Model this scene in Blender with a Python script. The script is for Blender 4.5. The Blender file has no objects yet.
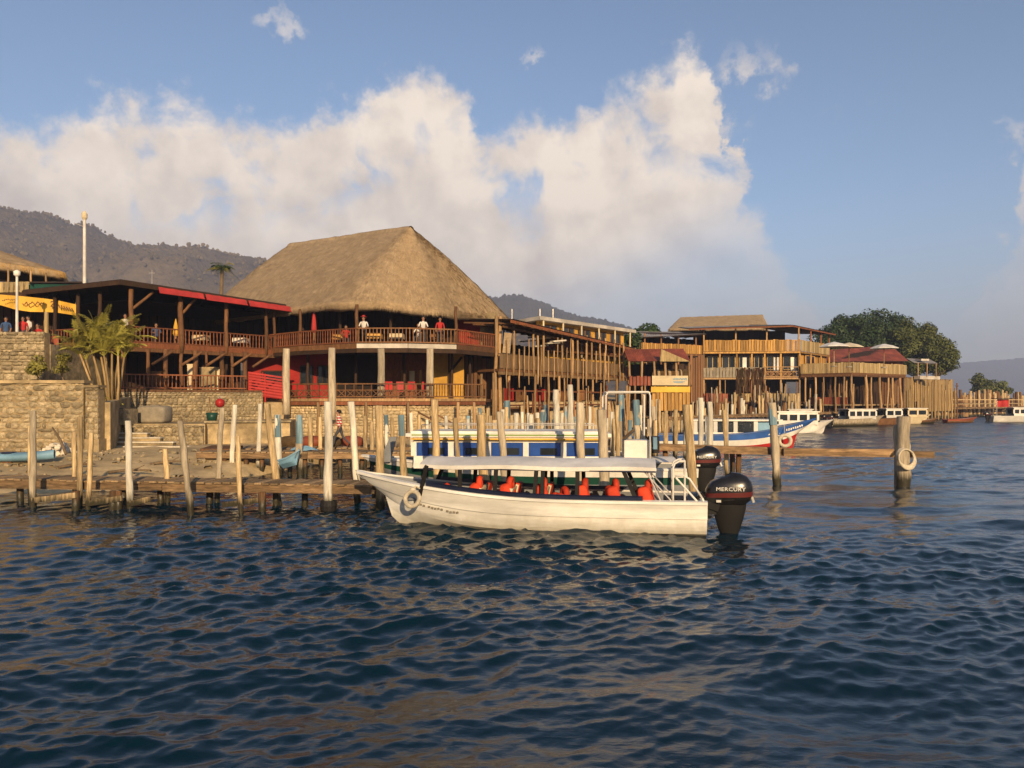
import bpy, math, random
import numpy as np
from mathutils import Vector, Matrix

random.seed(7)
rng = np.random.default_rng(7)
SC = bpy.context.scene
COL = SC.collection
R = math.radians

# ------------------------------------------------------------------ camera
F, CX, HY, H = 780.0, 512.0, 400.0, 2.85      # focal length (px), centre column, horizon row, eye height above the lake (m)
cam_d = bpy.data.cameras.new('camera')
cam_d.sensor_width = 36.0
cam_d.lens = F / 1024.0 * 36.0
cam_d.shift_y = 16.0 / 1024.0
cam_d.clip_start = 0.1
cam_d.clip_end = 9000.0
cam = bpy.data.objects.new('camera', cam_d)
COL.objects.link(cam)
cam.location = (0, 0, H)
cam.rotation_euler = (R(90), 0, 0)
SC.camera = cam

# ------------------------------------------------------------------ sky, sun, exposure
SUN_EL, SUN_AZ = R(17.5), R(13.0)                # low sun behind the camera, a little to the right
SUN_DIR = Vector((math.sin(SUN_AZ) * math.cos(SUN_EL), -math.cos(SUN_AZ) * math.cos(SUN_EL), math.sin(SUN_EL)))
SC.view_settings.view_transform = 'Standard'
SC.view_settings.look = 'None'
SC.view_settings.gamma = 1.0
SC.view_settings.exposure = 0.70
SC.view_settings.use_curve_mapping = False

def az_el(px, py):
    return math.atan2(px - CX, F), math.atan2(HY - py, math.hypot(F, px - CX))

def make_world():
    w = bpy.data.worlds.new('World'); SC.world = w; w.use_nodes = True
    nt = w.node_tree; N = nt.nodes; L = nt.links
    N.clear()
    out = N.new('ShaderNodeOutputWorld')
    sky = N.new('ShaderNodeTexSky'); sky.sky_type = 'NISHITA'; sky.sun_disc = False
    sky.sun_elevation = SUN_EL; sky.sun_rotation = math.pi - SUN_AZ
    sky.altitude = 1500; sky.air_density = 1.0; sky.dust_density = 2.2; sky.ozone_density = 1.6
    bg = N.new('ShaderNodeBackground'); bg.inputs['Strength'].default_value = 0.092
    L.new(sky.outputs[0], bg.inputs['Color'])
    tc = N.new('ShaderNodeTexCoord')
    def math_(op, a, b=None, c=None, clamp=False):
        n = N.new('ShaderNodeMath'); n.operation = op; n.use_clamp = clamp
        for i, v in enumerate((a, b, c)):
            if v is None: continue
            if isinstance(v, (int, float)): n.inputs[i].default_value = v
            else: L.new(v, n.inputs[i])
        return n.outputs[0]
    def noise(scale, detail=8, rough=.55, off=0.0, dist=0.0, flat=1.0, sh=(0, 0, 0)):
        mp = N.new('ShaderNodeMapping'); mp.inputs['Location'].default_value = (off + sh[0], off * .7 + sh[1], off * 1.3 + sh[2])
        mp.inputs['Scale'].default_value = (1, 1, flat)
        L.new(tc.outputs['Generated'], mp.inputs[0])
        n = N.new('ShaderNodeTexNoise'); n.inputs['Scale'].default_value = scale
        n.inputs['Detail'].default_value = detail; n.inputs['Roughness'].default_value = rough
        n.inputs['Distortion'].default_value = dist
        L.new(mp.outputs[0], n.inputs['Vector'])
        return n.outputs['Fac']
    def sstep(v, lo, hi):
        n = N.new('ShaderNodeMapRange'); n.interpolation_type = 'SMOOTHSTEP'
        n.inputs['From Min'].default_value = lo; n.inputs['From Max'].default_value = hi
        L.new(v, n.inputs['Value']); return n.outputs['Result']
    sep = N.new('ShaderNodeSeparateXYZ'); L.new(tc.outputs['Generated'], sep.inputs[0])
    az = math_('ARCTAN2', sep.outputs[0], sep.outputs[1])
    el = math_('ARCSINE', sep.outputs[2])
    # billows: the outline of the cloud bank is bent by noise of several sizes
    nb1 = noise(7.5, 3, .5, 2.1); nb2 = noise(20, 9, .64, 5.3); nb3 = noise(8.5, 3, .5, 9.7); nb4 = noise(24, 9, .64, 1.7)
    def warp(big, small, a, b):
        s1 = math_('MULTIPLY', math_('SUBTRACT', big, .5), a)
        s2 = math_('MULTIPLY', math_('SUBTRACT', small, .5), b)
        return math_('ADD', s1, s2)
    azw = math_('ADD', az, warp(nb1, nb2, .10, .11))
    elw = math_('ADD', el, warp(nb3, nb4, .07, .12))
    # height of the top of the bank by azimuth (whole circle), as elevation
    pts = [(0, 112), (60, 98), (110, 90), (165, 88), (215, 108), (270, 112), (330, 92), (380, 78), (425, 66), (480, 92), (500, 124), (545, 118),
           (580, 92), (620, 66), (660, 44), (696, 36), (716, 60), (732, 112), (742, 168), (760, 216), (795, 268), (830, 312), (860, 352), (940, 346), (988, 322), (1002, 250), (1018, 196), (1044, 140), (1090, 150), (1150, 210)]
    cv = N.new('ShaderNodeFloatCurve')
    c = cv.mapping.curves[0]
    ctrl = [(-180, .20), (-120, .30), (-80, .16), (-48, .26)]
    xy = [((a + 180) / 360, e / 0.8) for a, e in ctrl]
    for px, py in pts:
        a, e = az_el(px, py); xy.append(((math.degrees(a) + 180) / 360, e / 0.8))
    xy += [((a + 180) / 360, e / 0.8) for a, e in [(60, .22), (100, .10), (140, .26), (180, .20)]]
    c.points[0].location = xy[0]; c.points[1].location = xy[-1]
    for p in xy[1:-1]: c.points.new(*p)
    cv.mapping.update()
    t = math_('DIVIDE', math_('ADD', azw, math.pi), 2 * math.pi)
    L.new(t, cv.inputs['Value'])
    top = math_('MULTIPLY', cv.outputs[0], .8)
    depth = math_('SUBTRACT', top, elw)                 # how far below the top of the bank
    body = sstep(depth, -.004, .042)
    # holes and thin places
    thin = sstep(noise(10, 5, .6, 3.3, .4), .30, .50)
    thin = math_('MAXIMUM', thin, sstep(depth, .06, .16))
    mask = math_('MULTIPLY', body, thin)
    lowr = math_('MINIMUM', math_('MULTIPLY', math_('MAXIMUM', math_('SUBTRACT', az, .03), 0.0), .45), .11)
    base = sstep(math_('SUBTRACT', el, lowr), .03, .18)                        # thins out into the haze towards the horizon
    mask = math_('MULTIPLY', mask, math_('MULTIPLY_ADD', base, .68, .32))
    # loose wisps high up
    wn = noise(9, 6, .62, 14.0, .6, 2.0)
    wisp = math_('MULTIPLY', sstep(wn, .66, .80), .55)
    mask = math_('MAXIMUM', mask, wisp)
    # a few loose puffs torn off the bank
    for px, py, rx, ry, st_ in ((264, 12, .034, .022, .5), (527, 54, .012, .012, .6), (750, 66, .045, .045, .75), (728, 92, .05, .05, .6), (1016, 128, .02, .03, .6), (735, 228, .05, .035, .6)):
        a, e = az_el(px, py)
        d2 = math_('ADD', math_('POWER', math_('DIVIDE', math_('SUBTRACT', azw, a), rx), 2.0), math_('POWER', math_('DIVIDE', math_('SUBTRACT', elw, e), ry), 2.0))
        puff = math_('MULTIPLY', math_('SUBTRACT', 1.0, sstep(d2, .05, 1.0)), math_('MULTIPLY', sstep(nb4, .42, .62), st_))
        mask = math_('MAXIMUM', mask, puff)
    # thin veil low down over the lake
    veil = math_('MULTIPLY', math_('SUBTRACT', 1.0, sstep(el, .0, .26)), math_('MULTIPLY_ADD', noise(4, 5, .5, 7.7, 0, 3.5), .45, .28), clamp=True)
    # light on the cloud: bright edge, grey-mauve in the thick low parts
    relief = math_('SUBTRACT', noise(11, 7, .56, 21.0), noise(11, 7, .56, 21.0, sh=(.018, -.004, .026)))     # sunward sides of the billows
    sh = math_('MULTIPLY_ADD', relief, 2.6, .56)
    sh = math_('ADD', sh, math_('MULTIPLY', math_('SUBTRACT', noise(5, 3, .5, 31.0), .5), 1.1))
    sh = math_('ADD', sh, math_('MULTIPLY', math_('SUBTRACT', el, .20), 1.9), clamp=True)
    mixc = N.new('ShaderNodeMix'); mixc.data_type = 'RGBA'
    mixc.inputs[6].default_value = (.60, .515, .455, 1); mixc.inputs[7].default_value = (.90, .775, .65, 1)
    L.new(sh, mixc.inputs[0])
    bgc = N.new('ShaderNodeBackground'); bgc.inputs['Strength'].default_value = 0.75
    L.new(mixc.outputs[2], bgc.inputs['Color'])
    bgv = N.new('ShaderNodeBackground'); bgv.inputs['Color'].default_value = (.43, .37, .36, 1); bgv.inputs['Strength'].default_value = .62
    m0 = N.new('ShaderNodeMixShader'); L.new(veil, m0.inputs[0]); L.new(bg.outputs[0], m0.inputs[1]); L.new(bgv.outputs[0], m0.inputs[2])
    m1 = N.new('ShaderNodeMixShader'); L.new(mask, m1.inputs[0]); L.new(m0.outputs[0], m1.inputs[1]); L.new(bgc.outputs[0], m1.inputs[2])
    L.new(m1.outputs[0], out.inputs['Surface'])
make_world()

sun_d = bpy.data.lights.new('sun', 'SUN')
sun_d.energy = 5.0; sun_d.angle = R(0.6); sun_d.color = (1.0, .73, .42)
sun = bpy.data.objects.new('sun', sun_d); COL.objects.link(sun)
sun.rotation_euler = (-SUN_DIR).to_track_quat('-Z', 'Y').to_euler()
sun.location = (20, -60, 60)

# ------------------------------------------------------------------ helpers
def W(px, py, D):
    return Vector(((px - CX) / F * D, D, H + (HY - py) / F * D))
def WZ(px, D, z):
    return Vector(((px - CX) / F * D, D, z))
def lerp(a, b, t): return a + (b - a) * t
def zat(py, D): return H + (HY - py) / F * D

ORG = {}
def thing(name, label, cat, loc=(0, 0, 0), rz=0.0, group=None, local=False):
    o = bpy.data.objects.new(name, None); COL.objects.link(o)
    o.empty_display_size = .3
    o.location = loc; o.rotation_euler = (0, 0, rz)
    tag(o, label, cat, group)
    if not local: ORG[o.name] = Vector(loc)
    return o
def tag(o, label=None, cat=None, group=None, kind=None):
    if label: o['label'] = label
    if cat: o['category'] = cat
    if group: o['group'] = group
    if kind: o['kind'] = kind
    return o
def link(o, parent=None):
    COL.objects.link(o)
    if parent is not None:
        o.parent = parent
        if parent.name in ORG: o.matrix_parent_inverse = Matrix.Translation(-ORG[parent.name])
    return o
def inst(name, mesh, parent, mtx):
    o = bpy.data.objects.new(name, mesh); link(o, parent)
    o.matrix_basis = mtx
    return o

def frame(c, X, Y, Z):
    m = Matrix.Identity(4)
    for i in range(3):
        m[i][0] = X[i]; m[i][1] = Y[i]; m[i][2] = Z[i]; m[i][3] = c[i]
    return m

class MB:
    def __init__(s): s.v = []; s.f = []; s.m = []
    def add(s, vs, fs, mi=0):
        b = len(s.v); s.v += [tuple(p) for p in vs]
        for f in fs: s.f.append(tuple(i + b for i in f)); s.m.append(mi)
        return s
    def box(s, c, size, X=None, Y=None, mi=0, taper=1.0):
        c = Vector(c); X = Vector(X) if X is not None else Vector((1, 0, 0)); X = X.normalized()
        if Y is None:
            Y = Vector((0, 0, 1)).cross(X)
            Y = Vector((0, 1, 0)) if Y.length < 1e-4 else Y.normalized()
        else: Y = Vector(Y).normalized()
        Z = X.cross(Y)
        a, b, d = [q / 2 for q in size]
        vs = []
        for k in (-1, 1):
            t = taper if k > 0 else 1.0
            for i, j in ((-1, -1), (1, -1), (1, 1), (-1, 1)):
                vs.append(c + X * a * i * t + Y * b * j * t + Z * d * k)
        return s.add(vs, [(3, 2, 1, 0), (4, 5, 6, 7), (0, 1, 5, 4), (1, 2, 6, 5), (2, 3, 7, 6), (3, 0, 4, 7)], mi)
    def bar(s, a, b, w, h, mi=0, up=(0, 0, 1)):
        a = Vector(a); b = Vector(b); d = b - a
        if d.length < 1e-5: return s
        X = d.normalized(); U = Vector(up)
        Y = U.cross(X)
        if Y.length < 1e-3: Y = Vector((0, 1, 0)).cross(X)
        return s.box((a + b) / 2, (d.length, w, h), X, Y, mi)
    def tube(s, pts, rad, n=8, mi=0, jit=0.0, cap=True):
        pts = [Vector(p) for p in pts]
        if isinstance(rad, (int, float)): rad = [rad] * len(pts)
        rings = []; U = None
        for i, p in enumerate(pts):
            d = (pts[min(i + 1, len(pts) - 1)] - pts[max(i - 1, 0)]).normalized()
            if U is None:
                U = d.cross(Vector((0, 1, 0)))
                if U.length < .1: U = d.cross(Vector((1, 0, 0)))
            U = (U - d * U.dot(d)).normalized(); V = d.cross(U)
            ring = []
            for k in range(n):
                a = 2 * math.pi * k / n; r = rad[i] * (1 + (random.uniform(-jit, jit) if jit else 0))
                ring.append(p + (U * math.cos(a) + V * math.sin(a)) * r)
            rings.append(ring)
        vs = [p for r in rings for p in r]; fs = []
        for i in range(len(rings) - 1):
            for k in range(n):
                fs.append((i * n + k, i * n + (k + 1) % n, (i + 1) * n + (k + 1) % n, (i + 1) * n + k))
        if cap:
            fs.append(tuple(range(n - 1, -1, -1))); fs.append(tuple(range((len(rings) - 1) * n, len(rings) * n)))
        return s.add(vs, fs, mi)
    def torus(s, c, nrm, R_, r, n=20, m=8, mi=0, flat=1.0):
        c = Vector(c); Z = Vector(nrm).normalized(); X = Z.orthogonal().normalized(); Y = Z.cross(X)
        vs = []; fs = []
        for i in range(n):
            a = 2 * math.pi * i / n; d = X * math.cos(a) + Y * math.sin(a)
            for j in range(m):
                b = 2 * math.pi * j / m
                vs.append(c + d * (R_ + r * math.cos(b)) + Z * r * flat * math.sin(b))
        for i in range(n):
            for j in range(m):
                fs.append((i * m + j, ((i + 1) % n) * m + j, ((i + 1) % n) * m + (j + 1) % m, i * m + (j + 1) % m))
        return s.add(vs, fs, mi)
    def grid(s, rows, mi=0, closed=False, flip=False):
        nr = len(rows); nc = len(rows[0]); vs = [p for r in rows for p in r]; fs = []
        for i in range(nr - 1):
            for j in range(nc if closed else nc - 1):
                q = (i * nc + j, i * nc + (j + 1) % nc, (i + 1) * nc + (j + 1) % nc, (i + 1) * nc + j)
                fs.append(q[::-1] if flip else q)
        return s.add(vs, fs, mi)
    def slab(s, poly, z0, z1, mi=0):
        n = len(poly)
        vs = [Vector((p[0], p[1], z0)) for p in poly] + [Vector((p[0], p[1], z1)) for p in poly]
        fs = [tuple(range(n - 1, -1, -1)), tuple(range(n, 2 * n))]
        for i in range(n): fs.append((i, (i + 1) % n, n + (i + 1) % n, n + i))
        return s.add(vs, fs, mi)
    def prism(s, pts, vec, mi=0):
        n = len(pts); vec = Vector(vec)
        vs = [Vector(p) for p in pts] + [Vector(p) + vec for p in pts]
        fs = [tuple(range(n - 1, -1, -1)), tuple(range(n, 2 * n))]
        for i in range(n): fs.append((i, (i + 1) % n, n + (i + 1) % n, n + i))
        return s.add(vs, fs, mi)
    def ball(s, c, rad, n=10, m=7, mi=0, p=2.0):
        c = Vector(c); rows = []
        def sg(v, e): return math.copysign(abs(v) ** e, v)
        e = 2.0 / p
        for i in range(m + 1):
            th = -math.pi / 2 + math.pi * i / m
            rows.append([c + Vector((rad[0] * sg(math.cos(th), e) * sg(math.cos(2 * math.pi * j / n), e),
                                     rad[1] * sg(math.cos(th), e) * sg(math.sin(2 * math.pi * j / n), e),
                                     rad[2] * sg(math.sin(th), e))) for j in range(n)])
        return s.grid(rows, mi, closed=True)
    def mesh(s, name, mats, smooth=False):
        me = bpy.data.meshes.new(name); me.from_pydata(s.v, [], s.f)
        if not isinstance(mats, (list, tuple)): mats = [mats]
        for m in mats: me.materials.append(m)
        if len(mats) > 1: me.polygons.foreach_set('material_index', s.m)
        if smooth: me.polygons.foreach_set('use_smooth', [True] * len(me.polygons))
        me.update(); return me
    def build(s, name, mats, parent=None, smooth=False):
        return link(bpy.data.objects.new(name, s.mesh(name, mats, smooth)), parent)

def smooth_by_angle(me, deg=35):
    me.polygons.foreach_set('use_smooth', [True] * len(me.polygons))
    try: me.set_sharp_from_angle(angle=R(deg))
    except Exception: pass

# ------------------------------------------------------------------ materials
def M(name, col, rough=.8, var=.3, scale=2.0, stretch=(1, 1, 1), bump=.3, bscale=25, rnd=.15, spec=.25, metal=0.0,
      col2=None, wet=False, grime=False, stain=.25, coat=0.0, bdist=.02):
    m = bpy.data.materials.new(name); m.use_nodes = True
    nt = m.node_tree; N = nt.nodes; L = nt.links; N.clear()
    out = N.new('ShaderNodeOutputMaterial'); bs = N.new('ShaderNodeBsdfPrincipled'); L.new(bs.outputs[0], out.inputs[0])
    bs.inputs['Roughness'].default_value = rough; bs.inputs['Metallic'].default_value = metal
    bs.inputs['Specular IOR Level'].default_value = spec
    bs.inputs['Coat Weight'].default_value = coat
    tc = N.new('ShaderNodeTexCoord'); mp = N.new('ShaderNodeMapping'); mp.inputs['Scale'].default_value = stretch
    oi = N.new('ShaderNodeObjectInfo')
    off = N.new('ShaderNodeVectorMath'); off.operation = 'SCALE'; off.inputs[0].default_value = (17, 31, 23)
    L.new(oi.outputs['Random'], off.inputs['Scale'])
    ad = N.new('ShaderNodeVectorMath'); L.new(tc.outputs['Object'], ad.inputs[0]); L.new(off.outputs[0], ad.inputs[1])
    L.new(ad.outputs[0], mp.inputs[0])
    n1 = N.new('ShaderNodeTexNoise'); n1.inputs['Scale'].default_value = scale; n1.inputs['Detail'].default_value = 7; n1.inputs['Roughness'].default_value = .72
    L.new(mp.outputs[0], n1.inputs['Vector'])
    mix = N.new('ShaderNodeMix'); mix.data_type = 'RGBA'
    c2 = col2 if col2 else tuple(c * (1 - var) for c in col)
    c1 = col if col2 else tuple(min(1, c * (1 + var * .6)) for c in col)
    mix.inputs[6].default_value = (*c2, 1); mix.inputs[7].default_value = (*c1, 1)
    mr = N.new('ShaderNodeMapRange'); mr.inputs['From Min'].default_value = .32; mr.inputs['From Max'].default_value = .68
    L.new(n1.outputs['Fac'], mr.inputs['Value']); L.new(mr.outputs[0], mix.inputs[0])
    cur = mix.outputs[2]
    # stains
    n2 = N.new('ShaderNodeTexNoise'); n2.inputs['Scale'].default_value = scale * .31; n2.inputs['Detail'].default_value = 4
    L.new(mp.outputs[0], n2.inputs['Vector'])
    m2 = N.new('ShaderNodeMapRange'); m2.inputs['From Min'].default_value = .40; m2.inputs['From Max'].default_value = .66
    m2.inputs['To Min'].default_value = 1 - stain; m2.inputs['To Max'].default_value = 1.0
    L.new(n2.outputs['Fac'], m2.inputs['Value'])
    m3 = N.new('ShaderNodeMapRange'); m3.inputs['To Min'].default_value = 1 - rnd; m3.inputs['To Max'].default_value = 1 + rnd
    L.new(oi.outputs['Random'], m3.inputs['Value'])
    mu = N.new('ShaderNodeMath'); mu.operation = 'MULTIPLY'; L.new(m2.outputs[0], mu.inputs[0]); L.new(m3.outputs[0], mu.inputs[1])
    vs = N.new('ShaderNodeVectorMath'); vs.operation = 'SCALE'; L.new(cur, vs.inputs[0]); L.new(mu.outputs[0], vs.inputs['Scale'])
    cur = vs.outputs[0]
    if grime:                                   # slime and scuffs along the waterline
        ge = N.new('ShaderNodeNewGeometry'); sp = N.new('ShaderNodeSeparateXYZ'); L.new(ge.outputs['Position'], sp.inputs[0])
        ng = N.new('ShaderNodeTexNoise'); ng.inputs['Scale'].default_value = 3.5; ng.inputs['Detail'].default_value = 8; ng.inputs['Roughness'].default_value = .7
        mg = N.new('ShaderNodeMapping'); mg.inputs['Scale'].default_value = (1, 1, .35); L.new(tc.outputs['Object'], mg.inputs[0]); L.new(mg.outputs[0], ng.inputs['Vector'])
        hz_ = N.new('ShaderNodeMath'); hz_.operation = 'MULTIPLY_ADD'; hz_.inputs[1].default_value = -.55; L.new(ng.outputs['Fac'], hz_.inputs[0]); L.new(sp.outputs[2], hz_.inputs[2])
        mw = N.new('ShaderNodeMapRange'); mw.inputs['From Min'].default_value = -.26; mw.inputs['From Max'].default_value = .10; mw.inputs['To Min'].default_value = .55; mw.inputs['To Max'].default_value = 0
        L.new(hz_.outputs[0], mw.inputs['Value'])
        mx = N.new('ShaderNodeMix'); mx.data_type = 'RGBA'; mx.inputs[7].default_value = (.26, .22, .12, 1); L.new(mw.outputs[0], mx.inputs[0]); L.new(cur, mx.inputs[6]); cur = mx.outputs[2]
    if wet:                                     # tide mark: wood soaked and slimy near the water
        ge = N.new('ShaderNodeNewGeometry'); sp = N.new('ShaderNodeSeparateXYZ'); L.new(ge.outputs['Position'], sp.inputs[0])
        nz = N.new('ShaderNodeMath'); nz.operation = 'MULTIPLY_ADD'; nz.inputs[1].default_value = .55; L.new(n1.outputs['Fac'], nz.inputs[0])
        L.new(sp.outputs[2], nz.inputs[2])
        mw = N.new('ShaderNodeMapRange'); mw.inputs['From Min'].default_value = .48; mw.inputs['From Max'].default_value = .78
        L.new(nz.outputs[0], mw.inputs['Value'])
        mx = N.new('ShaderNodeMix'); mx.data_type = 'RGBA'; mx.inputs[6].default_value = (.035, .03, .016, 1)
        L.new(mw.outputs[0], mx.inputs[0]); L.new(cur, mx.inputs[7]); cur = mx.outputs[2]
        mr2 = N.new('ShaderNodeMapRange'); mr2.inputs['To Min'].default_value = .3; mr2.inputs['To Max'].default_value = rough
        L.new(mw.outputs[0], mr2.inputs['Value']); L.new(mr2.outputs[0], bs.inputs['Roughness'])
    L.new(cur, bs.inputs['Base Color'])
    if bump:
        n3 = N.new('ShaderNodeTexNoise'); n3.inputs['Scale'].default_value = bscale; n3.inputs['Detail'].default_value = 5
        L.new(mp.outputs[0], n3.inputs['Vector'])
        bp = N.new('ShaderNodeBump'); bp.inputs['Strength'].default_value = bump; bp.inputs['Distance'].default_value = bdist
        L.new(n3.outputs['Fac'], bp.inputs['Height']); L.new(bp.outputs[0], bs.inputs['Normal'])
    return m

WOODS = (6, 6, .7)
MAT = dict(
    post=M('bleached_timber', (.58, .42, .22), .85, .5, 3, WOODS, .7, 9, .25, wet=True, stain=.4),
    post_grey=M('weathered_timber', (.52, .43, .30), .85, .4, 3, WOODS, .5, 9, .16, wet=True, stain=.4),
    post_dark=M('dark_timber', (.17, .085, .035), .8, .5, 3, WOODS, .5, 9, .25, wet=True),
    post_white=M('whitewashed_timber', (.72, .66, .53), .8, .3, 3, WOODS, .4, 9, .1, wet=True, stain=.35),
    post_blue=M('blue_painted_timber', (.17, .30, .38), .7, .35, 3, WOODS, .3, 9, .2, stain=.5, col2=(.20, .28, .30)),
    plank=M('deck_plank', (.40, .27, .14), .85, .5, 4, (4, 1, 4), .5, 9, .38, stain=.45),
    beam=M('dock_beam', (.32, .20, .10), .85, .6, 3, (.6, 4, 6), .6, 9, .3, wet=True, stain=.5),
    brown=M('brown_wood', (.165, .078, .032), .75, .45, 4, (3, 3, .8), .4, 12, .3),
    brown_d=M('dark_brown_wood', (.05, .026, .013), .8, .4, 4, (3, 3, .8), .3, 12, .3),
    rail_red=M('red_brown_railing', (.23, .08, .032), .7, .4, 5, (3, 3, .8), .3, 12, .35),
    rail_mid=M('brown_railing', (.25, .12, .05), .75, .4, 5, (3, 3, .8), .3, 12, .35),
    pole=M('peeled_pole', (.38, .235, .11), .8, .5, 4, WOODS, .3, 12, .42),
    bamboo=M('bamboo_cane', (.36, .24, .10), .6, .4, 4, WOODS, .3, 12, .35),
    wicker=M('woven_cane', (.20, .125, .06), .8, .45, 9, (1, 1, 3), .5, 30, .3),
    board_y=M('yellow_board', (.52, .285, .075), .75, .4, 4, (3, 3, .6), .3, 14, .38, stain=.4),
    board_p=M('pale_board', (.50, .365, .17), .75, .4, 4, (3, 3, .6), .3, 14, .35, stain=.4),
    cream_board=M('limewashed_board', (.60, .46, .25), .85, .35, 3, (3, 3, .6), .4, 14, .16, stain=.4),
    dark_roof=M('dark_sheet_roof', (.035, .022, .018), .7, .3, 3, rnd=.1),
    grey_roof=M('grey_sheet_roof', (.38, .345, .30), .6, .3, 1.6, rnd=.12, stain=.4),
    red_roof=M('red_sheet_roof', (.30, .075, .035), .6, .3, 2, rnd=.15, stain=.4),
    white_roof=M('white_slab', (.62, .56, .47), .7, .15, 2, rnd=.08, stain=.35),
    awning=M('red_canvas', (.38, .035, .032), .75, .2, 3, rnd=.12, bump=.2, stain=.2),
    red_wall=M('red_plaster', (.33, .022, .016), .8, .2, 2, rnd=.08),
    yel_wall=M('yellow_plaster', (.62, .34, .055), .8, .2, 2, rnd=.08),
    cream=M('cream_plaster', (.66, .54, .34), .8, .2, 2, rnd=.1),
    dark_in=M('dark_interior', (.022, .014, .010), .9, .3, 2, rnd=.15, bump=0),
    glass=M('window_glass', (.02, .025, .03), .08, .2, 2, rnd=.2, bump=0, spec=.5),
    thatch=M('thatch', (.355, .26, .155), .9, .3, 5, (1, 1, .6), .4, 20, .05, stain=.2),
    straw=M('straw', (.395, .285, .165), .85, .35, 4, (1, 1, 2.5), 0, 9, .05, stain=.22),
    straw_y=M('golden_straw', (.62, .37, .11), .85, .4, 6, (1, 1, 1), 0, 9, .05, stain=.15),
    stone=M('rubble_stone', (.44, .35, .21), .9, .55, 5, rnd=.36, stain=.4, bump=.7, bscale=12, bdist=.05),
    stone_pale=M('pale_rubble_stone', (.58, .45, .26), .9, .35, 5, rnd=.2, stain=.3, bump=.6, bscale=12, bdist=.05),
    mortar=M('mortar', (.33, .24, .125), .95, .3, 5, bump=.6, bscale=30),
    plaster=M('sand_plaster', (.46, .345, .185), .9, .4, 2.5, bump=.5, bscale=18, stain=.5),
    concrete=M('concrete', (.30, .255, .185), .85, .25, 4, bump=.3),
    rubble=M('pale_rubble', (.62, .55, .43), .9, .25, 6, rnd=.2, bump=.4),
    white=M('white_paint', (.74, .70, .62), .42, .16, 2.5, bump=.08, stain=.26, spec=.4),
    hull=M('cream_gelcoat', (.80, .77, .69), .32, .16, 2.2, (.7, 1, 4), bump=.10, bscale=5, stain=.28, rnd=.02, spec=.5, grime=True),
    hull_in=M('grey_deck_paint', (.23, .24, .25), .65, .2, 3, bump=.1, stain=.25),
    navy=M('navy_paint', (.012, .018, .045), .4, .2, 3, bump=.05, spec=.5),
    black=M('black_plastic', (.012, .011, .011), .25, .2, 4, bump=.04, spec=.5, rnd=.05, stain=.1),
    black_m=M('black_rubber', (.014, .013, .012), .7, .2, 4, bump=.1),
    maroon=M('maroon_decal', (.11, .018, .014), .3, .15, 3, bump=0, spec=.5),
    steel=M('stainless_tube', (.75, .70, .62), .3, .1, 3, bump=0, metal=.6),
    orange=M('orange_nylon', (.62, .055, .018), .75, .2, 8, bump=.4, bscale=14, rnd=.2),
    cushion=M('cream_cushion', (.70, .60, .42), .7, .12, 5, bump=.2),
    rope=M('rope', (.60, .52, .38), .9, .3, 20, bump=.6, bscale=60),
    blue=M('blue_paint', (.03, .10, .33), .4, .2, 2, bump=.05, stain=.25, spec=.4),
    blue_win=M('blue_tinted_window', (.03, .09, .36), .12, .2, 2, bump=0, spec=.6),
    ltblue=M('pale_blue_paint', (.20, .37, .50), .5, .2, 2, bump=.05, stain=.3),
    red=M('red_paint', (.42, .025, .02), .45, .2, 2, bump=.05, stain=.25),
    green=M('dark_green_paint', (.012, .06, .04), .4, .2, 2, bump=.05),
    lime=M('lime_stripe', (.22, .36, .05), .5, .15, 2, bump=0),
    yellow=M('yellow_banner', (.70, .40, .05), .7, .2, 1.5, bump=.15),
    skin=M('skin', (.36, .19, .11), .6, .1, 6, bump=0),
    hair=M('black_hair', (.012, .009, .008), .6, .1, 6, bump=0),
    jeans=M('grey_trousers', (.07, .07, .08), .85, .2, 8, bump=.1),
    shirt_w=M('white_cotton', (.72, .68, .62), .85, .1, 8, bump=.1),
    shirt_r=M('red_cotton', (.50, .035, .03), .85, .15, 8, bump=.1),
    shirt_b=M('blue_cotton', (.05, .10, .22), .85, .15, 8, bump=.1),
    leaf_d=M('dark_leaf', (.035, .065, .014), .6, .5, 1.2, bump=0, rnd=.1, spec=.3),
    leaf_o=M('olive_leaf', (.095, .11, .02), .6, .45, 1.2, bump=0, rnd=.1, spec=.3),
    leaf_p=M('palm_leaf', (.30, .27, .045), .5, .4, 2.5, bump=0, rnd=.3, spec=.35),
    trunk=M('bark', (.20, .14, .08), .9, .4, 5, (3, 3, .7), .5, 12),
    net=M('brown_netting', (.12, .075, .03), .9, .5, 4, bump=.3, rnd=.2),
)
def glazing(name, tint, rough=.03):
    m = bpy.data.materials.new(name); m.use_nodes = True
    b = m.node_tree.nodes['Principled BSDF']
    b.inputs['Base Color'].default_value = (*tint, 1); b.inputs['Roughness'].default_value = rough
    b.inputs['IOR'].default_value = 1.45; b.inputs['Transmission Weight'].default_value = .0
    return m
from mathutils import noise as mnoise
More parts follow.
